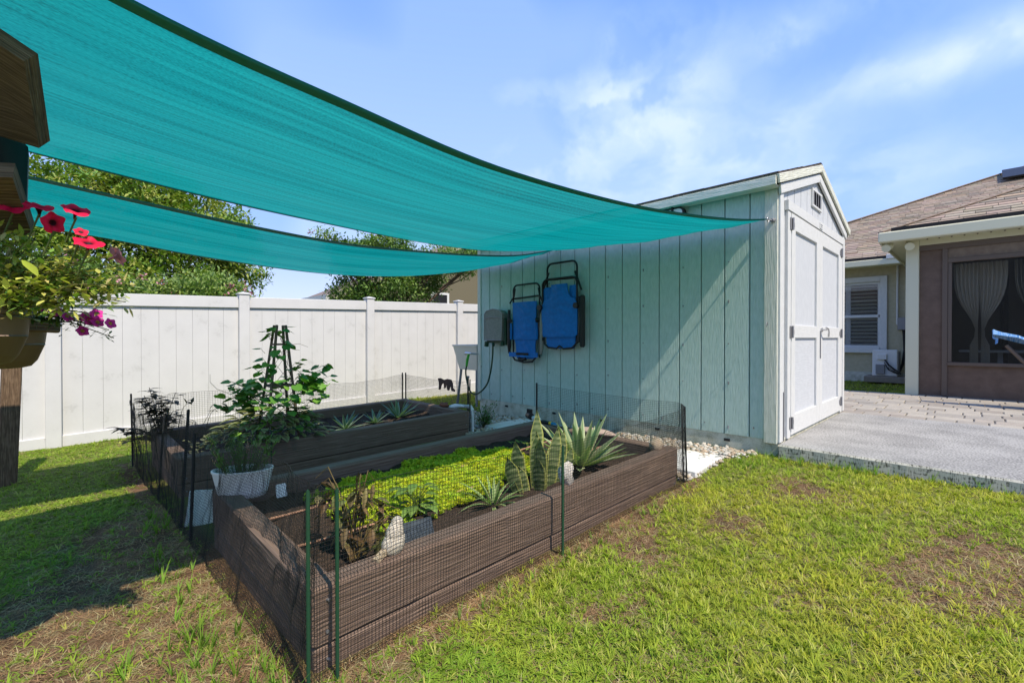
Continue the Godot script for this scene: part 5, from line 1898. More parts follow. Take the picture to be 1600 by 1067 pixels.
# broad leaf with a rounded base (heart) built as a small fan
func round_leaf(g: G, p: Vector3, d: Vector3, up: Vector3, r: float, c: Color) -> void:
	var dir := d.normalized()
	var side := dir.cross(up).normalized()
	var nn := side.cross(dir).normalized()
	g.col = c
	var m := g.vert(p + dir * r * 0.75 - nn * r * 0.12, nn)
	var ring := []
	var prof := [[0.12, 0.0], [-0.12, 0.35], [0.1, 0.72], [0.55, 0.85], [1.05, 0.62], [1.45, 0.25], [1.75, 0.0]]
	for k in prof.size():
		ring.append(g.vert(p + dir * r * prof[k][0] + side * r * prof[k][1] * 0.95 + nn * R(-0.06, 0.06) * r, (nn + side * 0.25).normalized()))
	for k in range(prof.size() - 2, 0, -1):
		ring.append(g.vert(p + dir * r * prof[k][0] - side * r * prof[k][1] * 0.95 + nn * R(-0.06, 0.06) * r, (nn - side * 0.25).normalized()))
	for k in ring.size():
		g.tri(m, ring[k], ring[(k + 1) % ring.size()])

func stem(g: G, pts: Array, r: float, c: Color) -> void:
	g.col = c
	var rr := []
	for k in pts.size():
		rr.append(r * (1.0 - 0.6 * k / pts.size()))
	g.tube(pts, rr, 5, false)

func rosette(called: String, label: String, at: Vector3, n: int, ln: float, w: float, droop: float, c0: Color, c1: Color, edge: Color, lo: float, group := "") -> void:
	var t := thing(called, label, "plant", at, group)
	for k in n:
		var a := k * 2.399 + R(-0.2, 0.2)
		var f := float(k) / n
		var el := lerpf(lo, 1.25, f) + R(-0.12, 0.12)
		var d := Vector3(cos(a) * cos(el), sin(el), sin(a) * cos(el))
		var g := G.new()
		var l := ln * R(0.82, 1.1) * lerpf(1.0, 0.8, f)
		g.leaf(Vector3(cos(a), 0, sin(a)) * 0.012, d, Vector3.UP, l, w * R(0.85, 1.15), droop * R(0.5, 1.3), 7, 0.45, jit(c0, 0.15), jit(c1, 0.15), 0.4, jit(edge, 0.1) if edge.r >= 0.0 else edge)
		obj("leaf", g, M.plant, t)

func build_plants() -> void:
	# sedum carpet: countless fine sprigs
	var sp := []
	for v in 3:
		var g := G.new()
		for k in 16:
			var d := rdir(0.1)
			g.leaf(Vector3(d.x * 0.1, 0.12 * d.y, d.z * 0.1), d + Vector3(0, 0.5, 0), Vector3.UP, R(0.35, 0.7), R(0.13, 0.2), 0.2, 2, 0.1, Color(0.8, 0.8, 0.8), Color(1.15, 1.15, 1.1))
		sp.append(g.mesh())
	var xf := [[], [], []]
	var cc := [[], [], []]
	var sn := FastNoiseLite.new()
	sn.seed = 15
	sn.frequency = 3.0
	for i in 26000:
		var x := R(0.9, 2.35)
		var b := R(1.78, 2.66)
		var e := pow((x - 1.6) / 0.74, 4.0) + pow((b - (2.24 + 0.07 * (x - 1.6))) / 0.40, 4.0)
		# the carpet leans: nearer the front at its far end
		if e > 0.85 + sn.get_noise_2d(x * 1.5, b * 1.5) * 1.3 or sn.get_noise_2d(x * 3.0 + 30.0, b * 3.0) < -0.42:
			continue
		var k := rng.randi() % 3
		var mound := 0.018 + 0.04 * sn.get_noise_2d(x * 1.3, b * 1.3) + 0.035 * maxf(0.0, sn.get_noise_2d(x * 0.7 + 5.0, b * 0.7))
		var y := 0.085 + 0.0185 * (x - 0.55) + R(0.2, 1.0) * maxf(mound, 0.015)
		var s := R(0.016, 0.034)
		xf[k].append(Transform3D(turn(R(0, TAU), R(-0.4, 0.4), R(-0.4, 0.4)).scaled(Vector3(s, s, s)), V(x, y, b)))
		cc[k].append(jit(Color(0.58, 0.6, 0.035).lerp(Color(0.4, 0.54, 0.04), clampf(0.5 + sn.get_noise_2d(x * 2.5 + 9.0, b * 2.5) * 1.2, 0.0, 1.0)), 0.3))
	var sd := Node3D.new()
	sd.name = "sedum"
	add_child(sd)
	tag(sd, "bright lime sedum carpet spreading over the near bed's soil", "ground cover")
	kind(sd, "stuff")
	for k in 3:
		multi("sprigs", sp[k], M.plant, xf[k], cc[k], sd)

	# variegated agave, spider plant, small agaves
	rosette("variegated_agave", "large variegated agave with cream-edged leaves beside the tan rock", V(2.40, 0.12, 1.82), 32, 0.42, 0.06, 0.22, Color(0.12, 0.2, 0.09), Color(0.17, 0.27, 0.12), Color(0.52, 0.55, 0.34), 0.34)
	rosette("spider_plant", "small striped spider plant before the snake plant in the near bed", V(1.57, 0.1, 1.74), 20, 0.22, 0.02, 0.9, Color(0.1, 0.22, 0.05), Color(0.2, 0.34, 0.08), Color(0.42, 0.48, 0.22), 0.25)
	rosette("agave", "leftmost of the three small blue-green agaves in the far bed", V(2.0, 0.06, 4.38), 15, 0.24, 0.035, 0.3, Color(0.06, 0.14, 0.10), Color(0.1, 0.2, 0.15), Color(0.3, 0.38, 0.28), 0.2, "small agaves in the far bed")
	rosette("agave", "middle one of the three small blue-green agaves in the far bed", V(2.36, 0.065, 4.46), 15, 0.2, 0.03, 0.3, Color(0.06, 0.14, 0.10), Color(0.1, 0.2, 0.15), Color(0.3, 0.38, 0.28), 0.2, "small agaves in the far bed")
	rosette("agave", "rightmost and tallest of the three small blue-green agaves", V(2.68, 0.07, 4.54), 17, 0.29, 0.04, 0.25, Color(0.06, 0.15, 0.10), Color(0.1, 0.22, 0.15), Color(0.32, 0.4, 0.3), 0.3, "small agaves in the far bed")

	# snake plant: tall mottled swords
	var t := thing("snake_plant", "tall mottled snake plant standing in the near bed", "plant", V(1.97, 0.09, 1.79))
	for q in [[-0.05, 0.02, 0.40, -0.1, 0.1], [0.0, -0.02, 0.50, 0.06, -0.05], [0.05, 0.03, 0.33, 0.2, 0.1], [-0.1, -0.03, 0.34, -0.22, 0.0], [0.1, -0.02, 0.30, 0.3, -0.1], [0.02, 0.06, 0.42, 0.02, 0.15], [-0.07, 0.07, 0.27, -0.3, 0.2], [0.13, 0.04, 0.26, 0.45, 0.1], [-0.13, 0.02, 0.22, -0.4, 0.0], [0.06, 0.08, 0.2, 0.2, 0.4], [-0.03, 0.05, 0.36, -0.15, 0.08], [0.08, 0.05, 0.38, 0.12, 0.1], [-0.16, 0.0, 0.3, -0.5, 0.1]]:
		var g := G.new()
		var ln: float = q[2] * 0.9
		var segs := 34
		var face := Vector3(R(-1.1, -0.3), 0, R(0.3, 1.1)).normalized()
		var dir := Vector3(q[3], 1.0, q[4]).normalized()
		var side := dir.cross(face).normalized()
		var pos := Vector3(q[0], -0.01, q[1])
		var rows := []
		var tw := R(-0.5, 0.5)
		for i in segs + 1:
			var f := float(i) / segs
			var w := 0.033 * (0.75 + 0.4 * sin(f * PI * 0.8)) * (1.0 if f < 0.7 else pow(maxf(0.0, 1.0 - (f - 0.7) / 0.3), 0.8))
			var sd2 := side.rotated(dir, tw * f)
			var nn := sd2.cross(dir).normalized()
			var band := 0.5 + 0.5 * sin(f * 70.0 * ln / 0.35 + q[0] * 90.0 + R(-0.9, 0.9))
			g.col = Color(0.55, 0.55, 0.16)
			var a := g.vert(pos - sd2 * w + nn * 0.006, (nn - sd2 * 0.4).normalized())
			g.col = Color(0.05, 0.095, 0.035).lerp(Color(0.5, 0.52, 0.27), pow(band, 1.5) * R(0.3, 1.0))
			var b := g.vert(pos - sd2 * w * 0.72 + nn * 0.002, (nn - sd2 * 0.3).normalized())
			g.col = Color(0.05, 0.095, 0.035).lerp(Color(0.42, 0.46, 0.24), band * R(0.2, 0.8))
			var m := g.vert(pos - nn * 0.004, nn)
			g.col = Color(0.05, 0.095, 0.035).lerp(Color(0.5, 0.52, 0.27), pow(band, 1.5) * R(0.3, 1.0))
			var c := g.vert(pos + sd2 * w * 0.72 + nn * 0.002, (nn + sd2 * 0.3).normalized())
			g.col = Color(0.55, 0.55, 0.16)
			var d := g.vert(pos + sd2 * w + nn * 0.006, (nn + sd2 * 0.4).normalized())
			rows.append([a, b, m, c, d])
			pos += dir * ln / segs
		for i in segs:
			for k in 4:
				g.tri(rows[i][k], rows[i + 1][k], rows[i + 1][k + 1]); g.tri(rows[i][k], rows[i + 1][k + 1], rows[i][k + 1])
		obj("leaf", g, M.plant, t)

	# leafy pepper plant
	t = thing("leafy_plant", "small broad-leaved green plant between the sedum and the slate plaque", "plant", V(1.24, 0.09, 1.92))
	for k in 20:
		var g := G.new()
		var a := R(0, TAU)
		var h := R(0.04, 0.17)
		var r := R(0.02, 0.1)
		var p := Vector3(cos(a) * r, h, sin(a) * r)
		stem(g, [Vector3(0, 0, 0), Vector3(p.x * 0.4, h * 0.7, p.z * 0.4), p], 0.003, Color(0.1, 0.16, 0.03))
		g.leaf(p, Vector3(cos(a), 0.15, sin(a)), Vector3.UP, R(0.06, 0.1), R(0.035, 0.055), 1.2, 4, 0.3, jit(Color(0.09, 0.17, 0.04), 0.3), jit(Color(0.2, 0.3, 0.06), 0.3))
		obj("leaf", g, M.plant, t)

	# withered plant
	t = thing("withered_plant", "withered brown plant drooping behind the two green corner stakes", "plant", V(0.82, 0.08, 1.72))
	for k in 14:
		var g := G.new()
		var a := R(0, TAU)
		var h := R(0.16, 0.36)
		var r := R(0.03, 0.14)
		var pts := [Vector3(R(-0.03, 0.03), 0, R(-0.03, 0.03)), Vector3(cos(a) * r * 0.5, h * 0.7, sin(a) * r * 0.5), Vector3(cos(a) * r, h, sin(a) * r), Vector3(cos(a) * r * 1.5, h * 0.85, sin(a) * r * 1.5)]
		stem(g, pts, 0.003, Color(0.16, 0.12, 0.05))
		for j in 6:
			var p: Vector3 = (pts[1] as Vector3).lerp(pts[3], R(0, 1)) + Vector3(R(-0.02, 0.02), R(-0.08, 0.02), R(-0.02, 0.02))
			g.leaf(p, Vector3(R(-1, 1), R(-0.9, 0.1), R(-1, 1)), Vector3.UP, R(0.05, 0.09), R(0.02, 0.04), R(0.5, 2.0), 4, R(0.3, 0.9), jit([Color(0.17, 0.12, 0.05), Color(0.1, 0.055, 0.035), Color(0.24, 0.22, 0.09), Color(0.12, 0.16, 0.05)][rng.randi() % 4], 0.3), jit(Color(0.2, 0.14, 0.07), 0.4))
		obj("withered_stem", g, M.plant, t)

	# herbs in the oval planter
	t = thing("potted_herb", "green needle-leaved herb growing in the white oval planter", "plant", V(0.66, 0.253, 2.62))
	for k in 46:
		var g := G.new()
		var a := R(0, TAU)
		var r := R(0, 1.0)
		var base := Vector3(cos(a) * r * 0.09, 0, sin(a) * r * 0.05)
		var tip := base + Vector3(cos(a) * r * 0.09 + R(-0.03, 0.03), R(0.09, 0.22), sin(a) * r * 0.07 + R(-0.03, 0.03))
		stem(g, [base, base.lerp(tip, 0.5) + Vector3(0, 0.02, 0), tip], 0.002, Color(0.12, 0.14, 0.05))
		var pink := k % 7 == 0
		for j in 22:
			var f := R(0.15, 1.0)
			var c := jit(Color(0.07, 0.17, 0.035).lerp(Color(0.14, 0.26, 0.05), f), 0.25)
			if pink and f > 0.75:
				c = jit(Color(0.42, 0.25, 0.2), 0.2)
			g.blade(base.lerp(tip, f), rdir(0.0) + Vector3(0, 0.6, 0), rdir(-0.3), R(0.018, 0.034), 0.004, Vector3(0, -0.4, 0), 2, c, c)
		obj("sprig", g, M.plant, t)

	# climbing bean on the obelisk
	t = thing("climbing_vine", "green heart-leaved vine climbing the dark wooden obelisk", "vine", V(1.33, 0.05, 4.2))
	var leaf_spots := []
	for k in 290:
		var h := R(0.05, 1.0)
		var a := R(0, TAU)
		var wid := 0.08 + 0.26 * (1.0 - h) + 0.12 * exp(-pow((h - 0.45) / 0.2, 2.0))
		var keep := 1.0 if h < 0.62 else 0.32
		if R(0, 1) > keep:
			continue
		leaf_spots.append([Vector3(cos(a) * wid * R(0.5, 1.1), h, sin(a) * wid * R(0.5, 1.1)), a])
	for k in 130:   # the left-hand bulge and the right-hand one
		var c := Vector3(-0.24, 0.42, -0.08) if k % 2 == 0 else Vector3(0.24, 0.52, 0.1)
		leaf_spots.append([c + rdir() * R(0.02, 0.2), R(0, TAU)])
	for s in leaf_spots:
		var g := G.new()
		var p: Vector3 = s[0]
		stem(g, [p * Vector3(0.75, 1, 0.75) - Vector3(0, 0.04, 0), p], 0.0018, Color(0.08, 0.14, 0.03))
		round_leaf(g, p, Vector3(cos(s[1]), R(-0.9, 0.1), sin(s[1])), Vector3(0, 1, 0) + rdir() * 0.5, R(0.032, 0.056), jit(Color(0.06, 0.2, 0.035).lerp(Color(0.2, 0.38, 0.06), R(0, 1)), 0.2))
		obj("leaf", g, M.plant, t)
	for k in 9:
		var g := G.new()
		var a0 := R(0, TAU)
		var pts := []
		for j in 14:
			var h := j / 13.0 * R(0.85, 1.0)
			var w := 0.05 + 0.13 * (1.0 - h)
			pts.append(Vector3(cos(a0 + h * 7.0) * w, h * 0.9, sin(a0 + h * 7.0) * w))
		stem(g, pts, 0.003, Color(0.09, 0.13, 0.03))
		obj("stem", g, M.plant, t)
	for q in [[Vector3(-0.35, 0.45, -0.05), Vector3(-0.45, 0.5, 0.0), Vector3(-0.5, 0.56, 0.02), Vector3(-0.5, 0.62, 0.02)], [Vector3(0.1, 0.84, 0.02), Vector3(0.17, 0.85, 0.0), Vector3(0.24, 0.82, 0.02)]]:
		var g := G.new()
		stem(g, q, 0.002, Color(0.12, 0.14, 0.05))
		obj("tendril", g, M.plant, t)

	# coleus mound at the foot of the obelisk
	t = thing("coleus", "coleus mound with cream-edged leaves at the obelisk's foot", "plant", V(1.25, 0.04, 4.08))
	for k in 260:
		var g := G.new()
		var a := R(0, TAU)
		var r := sqrt(R(0, 1))
		var h := 0.34 * (1.0 - r * r * 0.75) + R(-0.04, 0.04)
		var p := Vector3(cos(a) * r * 0.46, h, sin(a) * r * 0.24)
		var c := jit([Color(0.07, 0.11, 0.04), Color(0.26, 0.28, 0.1), Color(0.12, 0.16, 0.05), Color(0.22, 0.15, 0.1), Color(0.36, 0.34, 0.16)][rng.randi() % 5], 0.25)
		g.leaf(p, Vector3(cos(a), R(-0.1, 0.5), sin(a)), Vector3.UP, R(0.075, 0.125), R(0.045, 0.07), 1.0, 4, 0.25, c, c * Color(0.8, 0.8, 0.7), 0.4, jit(Color(0.3, 0.33, 0.14), 0.2))
		obj("leaf", g, M.plant, t)
	var hg := G.new()
	var ring := []
	for k in 21:
		var a := TAU * k / 20.0
		ring.append(Vector3(cos(a) * 0.22 + 0.02, 0.2, sin(a) * 0.22 + 0.06))
	hg.tube(ring, 0.004, 6, false)
	obj("support_ring", hg, M.dark_green, t)
	for k in 3:
		hg = G.new()
		var a := TAU * k / 3.0
		hg.tube([Vector3(cos(a) * 0.22 + 0.02, 0.2, sin(a) * 0.22 + 0.06), Vector3(cos(a) * 0.22 + 0.02, -0.05, sin(a) * 0.22 + 0.06)], 0.004, 6)
		obj("support_leg", hg, M.dark_green, t)

	# second patch of variegated leaves at the far bed's left end
	t = thing("variegated_herb", "pale variegated low plant at the far bed's left end behind netting", "plant", V(0.86, 0.05, 4.1))
	for k in 90:
		var g := G.new()
		var a := R(0, TAU)
		var r := sqrt(R(0, 1)) * 0.2
		g.leaf(Vector3(cos(a) * r, R(0.0, 0.14), sin(a) * r), Vector3(cos(a), R(0.0, 0.8), sin(a)), Vector3.UP, R(0.04, 0.07), R(0.025, 0.04), 0.8, 3, 0.2, jit(Color(0.16, 0.18, 0.08), 0.3), jit(Color(0.34, 0.33, 0.17), 0.3))
		obj("leaf", g, M.plant, t)

	# dark purple perilla at the far-left corner
	t = thing("perilla", "dark purple-leaved perilla leaning out of the far bed's left corner", "plant", V(0.62, 0.05, 4.9))
	for k in 15:
		var g := G.new()
		var a := R(0, TAU)
		var tip := Vector3(R(-0.17, 0.12), R(0.22, 0.56), R(-0.16, 0.16))
		if k < 3:
			tip = Vector3(R(-0.3, -0.2), R(0.02, 0.22), R(-0.1, 0.25))
		var pts := [Vector3(R(-0.03, 0.03), 0, R(-0.03, 0.03)), tip * 0.5 + Vector3(0, 0.06, 0), tip]
		stem(g, pts, 0.004, Color(0.08, 0.04, 0.03))
		for j in 26:
			var f := R(0.25, 1.0)
			var p: Vector3 = (pts[0] as Vector3).lerp(pts[2], f) + Vector3(R(-0.03, 0.03), 0.05 * (1.0 - absf(f * 2.0 - 1.0)), R(-0.03, 0.03))
			var b := R(0, TAU)
			g.leaf(p, Vector3(cos(b), R(-0.1, 0.3), sin(b)), Vector3.UP, R(0.07, 0.115), R(0.03, 0.05), 0.7, 3, 0.2, jit(Color(0.06, 0.045, 0.035), 0.4), jit(Color(0.09, 0.085, 0.045), 0.4))
		obj("leafy_stem", g, M.plant, t)
	# loose dead stems by the netting
	t = thing("dry_stems", "thin bare stems arching beside the dark perilla", "plant", V(0.62, 0.05, 4.35))
	for q in [[Vector3(0, 0, 0), Vector3(0.03, 0.2, 0), Vector3(0.06, 0.36, 0.03), Vector3(0.1, 0.40, 0.06)], [Vector3(0.05, 0, 0), Vector3(0.16, 0.2, 0.1), Vector3(0.22, 0.34, 0.14)], [Vector3(0.2, 0.0, 0), Vector3(0.22, 0.2, 0.0), Vector3(0.26, 0.33, 0.05), Vector3(0.34, 0.33, 0.1)]]:
		var g := G.new()
		stem(g, smooth(q), 0.003, Color(0.11, 0.09, 0.05))
		for j in 5:
			g.leaf(q[q.size() - 1] + rdir() * 0.03, rdir(-0.3), Vector3.UP, R(0.04, 0.06), R(0.025, 0.04), 0.9, 3, 0.2, Color(0.05, 0.06, 0.025), Color(0.07, 0.08, 0.03))
		obj("stem", g, M.plant, t)

	# bush by the shed's far end
	t = thing("green_bush", "low green bush in the gravel between far bed and shed", "bush", V(3.42, -0.07, 3.95))
	for k in 34:
		var g := G.new()
		var a := R(0, TAU)
		var tip := Vector3(cos(a) * R(0.03, 0.2), R(0.1, 0.3), sin(a) * R(0.03, 0.2))
		stem(g, [Vector3(R(-0.02, 0.02), 0, R(-0.02, 0.02)), tip * 0.55 + Vector3(0, 0.03, 0), tip], 0.0025, Color(0.07, 0.09, 0.03))
		for j in 16:
			g.leaf(tip * R(0.35, 1.0) + rdir() * 0.02, rdir(-0.2), Vector3.UP, R(0.018, 0.035), R(0.01, 0.018), 0.5, 2, 0.2, jit(Color(0.06, 0.17, 0.03), 0.3), jit(Color(0.11, 0.26, 0.05), 0.3))
		obj("leafy_twig", g, M.plant, t)
	# yellow-green tuft between snake plant and agave
	t = thing("creeping_jenny", "small yellow-green leafy clump behind the agave in the near bed", "plant", V(2.45, 0.1, 2.28))
	for k in 60:
		var g := G.new()
		var a := R(0, TAU)
		var r := sqrt(R(0, 1)) * 0.16
		g.leaf(Vector3(cos(a) * r, R(0.01, 0.09), sin(a) * r), Vector3(cos(a), R(0.1, 0.9), sin(a)), Vector3.UP, R(0.03, 0.05), R(0.02, 0.032), 0.6, 3, 0.2, jit(Color(0.14, 0.2, 0.04), 0.3), jit(Color(0.3, 0.34, 0.07), 0.3))
		obj("leaf", g, M.plant, t)

# ------------------------------------------------------------------ hanging planters at the left
func slab_from(g: G, pts: Array, th: float) -> void:
	var nn: Vector3 = (pts[1] - pts[0]).cross(pts[3] - pts[0]).normalized()
	var cam := Vector3(0, 0.95, 0)
	if nn.dot(cam - pts[0]) > 0.0:
		nn = -nn
	var c := Vector3.ZERO
	for p in pts:
		c += p
	c = c / 4.0 + nn * th * 0.5
	g.quad(pts[0], pts[1], pts[2], pts[3], -nn)
	g.quad(pts[0] + nn * th, pts[1] + nn * th, pts[2] + nn * th, pts[3] + nn * th, nn)
	for k in 4:
		var a: Vector3 = pts[k]
		var b: Vector3 = pts[(k + 1) % 4]
		g.quad(a, b, b + nn * th, a + nn * th, (a + b) * 0.5 + nn * th * 0.5 - c)

func petunia(g: G, p: Vector3, face: Vector3, r: float, c: Color, throat: Color) -> void:
	var f := face.normalized()
	var u := f.cross(Vector3(0.2, 0.9, 0.3)).normalized()
	var w := f.cross(u)
	var n := 30
	var rings := [[0.06, -1.0, c * Color(0.5, 0.5, 0.5)], [0.14, -0.5, throat], [0.26, -0.2, throat], [0.36, -0.1, c * Color(0.6, 0.5, 0.5)], [0.6, 0.02, c], [0.85, 0.03, c], [1.0, -0.08, c * Color(1.1, 1.2, 1.2)]]
	var ids := []
	for q in rings:
		var row := []
		for k in n:
			var a := TAU * k / n
			var lob := 1.0 if q[0] < 0.5 else (1.0 + 0.12 * cos(a * 5.0) * (1.0 if q[0] > 0.9 else 0.4))
			g.col = jit(q[2], 0.06)
			row.append(g.vert(p + (u * cos(a) + w * sin(a)) * r * q[0] * lob + f * r * (q[1] + (0.09 * sin(a * 5.0 + 0.7) + R(-0.05, 0.05) if q[0] > 0.8 else 0.05 * cos(a * 5.0) * q[0])), (f + (u * cos(a) + w * sin(a)) * (0.5 * cos(a * 5.0) * sin(a))).normalized()))
		ids.append(row)
	for i in rings.size() - 1:
		for k in n:
			g.tri(ids[i][k], ids[i + 1][k], ids[i + 1][(k + 1) % n]); g.tri(ids[i][k], ids[i + 1][(k + 1) % n], ids[i][(k + 1) % n])

func oval_pot(g: G, bs: Basis, rx: float, rz: float, h: float) -> void:
	var prof := [Vector2(1.0, -0.03), Vector2(0.97, -0.002), Vector2(1.0, 0.0), Vector2(1.04, -0.003), Vector2(1.04, -0.022), Vector2(0.98, -0.026), Vector2(0.93, -h * 0.5), Vector2(0.935, -h * 0.52), Vector2(0.92, -h * 0.54), Vector2(0.78, -h * 0.85), Vector2(0.66, -h * 0.97), Vector2(0.5, -h), Vector2(0.0, -h)]
	g.lathe(prof, Vector3.ZERO, 40, rx, rz)
	g.lathe([Vector2(1.0, -0.03), Vector2(0.0, -0.028)], Vector3.ZERO, 40, rx, rz)
	for k in g.v.size():
		g.v[k] = bs * g.v[k]
		g.n[k] = bs * g.n[k]

func build_planters() -> void:
	# weathered wooden hanger: two tilted boards on an upright, a black box lamp between
	var t := thing("plant_hanger", "weathered wooden hanger boards above the red petunias", "plant stand", V(-0.25, -0.1, 1.95))
	var o := -t.position
	var g := G.new()
	slab_from(g, [o + V(-0.16, 1.645, 1.555), o + V(-0.054, 1.574, 1.521), o + V(-0.038, 1.481, 1.856), o + V(-0.208, 1.553, 2.022)], 0.038)
	obj("board", g, M.old_wood, t)
	g = G.new()
	slab_from(g, [o + V(-0.168, 1.317, 1.633), o + V(-0.076, 1.323, 1.586), o + V(-0.051, 1.228, 1.799), o + V(-0.2, 1.214, 1.944)], 0.04)
	obj("board", g, M.old_wood, t)
	g = G.new()
	g.box(o + V(-0.27, 0.78, 1.95), Vector3(0.08, 1.85, 0.08), 0.006, Basis(Vector3.UP, 0.78))
	obj("upright", g, M.old_wood, t)
	g = G.new()
	g.bar(o + V(-0.27, 1.0, 1.92), o + V(0.0, 0.985, 2.0), 0.04, 0.03, 0.004)
	obj("planter_rail", g, M.old_wood, t)
	g = G.new()
	g.tube([o + V(-0.13, 1.56, 2.1), o + V(-0.13, 1.53, 2.09), o + V(-0.13, 1.37, 2.08)], [0.05, 0.075, 0.07], 6)
	obj("black_box", g, M.black, t)

	var bs := Basis(Vector3.UP, 0.78)
	var p1 := thing("rail_planter", "taupe plastic trough at the left frame edge, nearer of two", "planter", V(-0.17, 1.035, 1.78), "taupe hanging troughs")
	g = G.new()
	oval_pot(g, bs, 0.145, 0.08, 0.155)
	obj("trough", g, M.terracotta_plastic, p1)
	var p2 := thing("rail_planter", "taupe plastic trough hung behind the nearer one, trailing pink flowers", "planter", V(-0.135, 1.005, 2.03), "taupe hanging troughs")
	g = G.new()
	oval_pot(g, bs, 0.135, 0.08, 0.145)
	obj("trough", g, M.terracotta_plastic, p2)

	# petunias
	var pt := thing("petunia_plant", "lime-leaved plant with red petunias spilling from the nearer trough", "flower", V(-0.1, 1.03, 1.75))
	o = -pt.position
	for k in 70:
		g = G.new()
		var c := V(lerpf(-0.12, 0.10, R(0, 1)), R(1.05, 1.2), lerpf(1.78, 1.56, R(0, 1)))
		var f := R(0, 1)
		c = V(lerpf(-0.14, 0.135, f), lerpf(R(1.04, 1.26), R(1.03, 1.17), f), lerpf(1.79, 1.55, f)) + rdir() * R(0, 0.05)
		var root := V(-0.12, 1.01, 1.76)
		stem(g, [o + root.lerp(c, 0.2), o + root.lerp(c, 0.6) + Vector3(0, 0.03, 0), o + c], 0.0022, Color(0.2, 0.2, 0.07))
		for j in 30:
			var p := root.lerp(c, R(0.4, 1.05)) + rdir() * R(0.0, 0.045)
			var tone: Color = [Color(0.4, 0.46, 0.09), Color(0.2, 0.33, 0.07), Color(0.58, 0.58, 0.15), Color(0.48, 0.42, 0.17)][rng.randi() % 4]
			g.leaf(o + p, rdir(-0.4), Vector3.UP, R(0.016, 0.036), R(0.008, 0.015), 0.5, 3, 0.2, jit(tone, 0.25), jit(tone, 0.25))
		obj("leafy_stem", g, M.plant, pt)
	g = G.new()
	g.leaf(o + V(-0.06, 1.135, 1.60), Vector3(0.5, -0.6, 0.4), Vector3.UP, 0.05, 0.035, 0.6, 5, 0.2, Color(0.4, 0.48, 0.06), Color(0.45, 0.52, 0.08))
	obj("leaf", g, M.plant, pt)
	var red := Color(0.75, 0.01, 0.07)
	var thr := Color(0.03, 0.0, 0.01)
	for q in [[-0.034, 1.276, 1.642, 0.028, 0.0, 1.0, -0.15], [0.053, 1.188, 1.557, 0.029, 0.05, 0.9, 0.05], [-0.008, 1.235, 1.616, 0.025, 0.6, -0.2, 0.5], [0.032, 1.268, 1.577, 0.027, 0.2, 1.0, 0.2], [0.04, 1.214, 1.572, 0.014, 0.1, 0.7, 0.3], [-0.08, 1.285, 1.70, 0.03, -0.2, 0.8, 0.5]]:
		g = G.new()
		# faces tilt partly towards the open side of the trough
		petunia(g, o + V(q[0], q[1], q[2]), Vector3(q[4], q[5], q[6]) + Vector3(0.0, 0.0, 0.55), q[3], red, thr)
		stem(g, [o + V(q[0], q[1] - 0.02, q[2]), o + V(q[0] - 0.02, q[1] - 0.08, q[2] + 0.03)], 0.0025, Color(0.12, 0.16, 0.05))
		obj("bloom", g, M.petal, pt)
	g = G.new()
	petunia(g, o + V(0.106, 1.153, 1.505), Vector3(0.9, 0.5, -0.3), 0.024, Color(0.45, 0.2, 0.25), Color(0.4, 0.15, 0.2))
	obj("bloom", g, M.petal, pt)

	pt = thing("calibrachoa_plant", "trailing plant with small magenta flowers hanging from the farther trough", "flower", V(-0.05, 1.0, 1.9))
	o = -pt.position
	for k in 16:
		g = G.new()
		var f := R(0, 1)
		var c := V(lerpf(-0.06, 0.115, f), lerpf(1.03, 0.975, f) + R(-0.015, 0.03), lerpf(1.90, 1.71, f)) + rdir() * 0.015
		var root := V(-0.06, 1.0, 1.94)
		stem(g, [o + root, o + root.lerp(c, 0.5) + Vector3(0, 0.02, 0), o + c], 0.002, Color(0.14, 0.13, 0.05))
		for j in 24:
			g.leaf(o + root.lerp(c, R(0.3, 1.0)) + rdir() * R(0, 0.022), rdir(-0.5), Vector3.UP, R(0.01, 0.022), R(0.005, 0.009), 0.5, 2, 0.2, jit(Color(0.07, 0.14, 0.03), 0.35), jit(Color(0.13, 0.2, 0.05), 0.35))
		obj("leafy_stem", g, M.plant, pt)
	for q in [[-0.028, 1.036, 1.846], [-0.005, 1.024, 1.823], [0.017, 1.011, 1.802], [0.053, 1.009, 1.767], [0.075, 1.018, 1.745], [0.077, 0.995, 1.743], [0.047, 0.97, 1.773], [0.103, 0.991, 1.718], [0.06, 1.0, 1.76], [-0.06, 1.05, 1.87]]:
		g = G.new()
		petunia(g, o + V(q[0], q[1], q[2] - 0.015), Vector3(0.3 + R(-0.3, 0.3), 0.35, 0.9), 0.0145, jit(Color(0.72, 0.04, 0.36), 0.25), Color(0.5, 0.35, 0.05))
		obj("bloom", g, M.petal, pt)

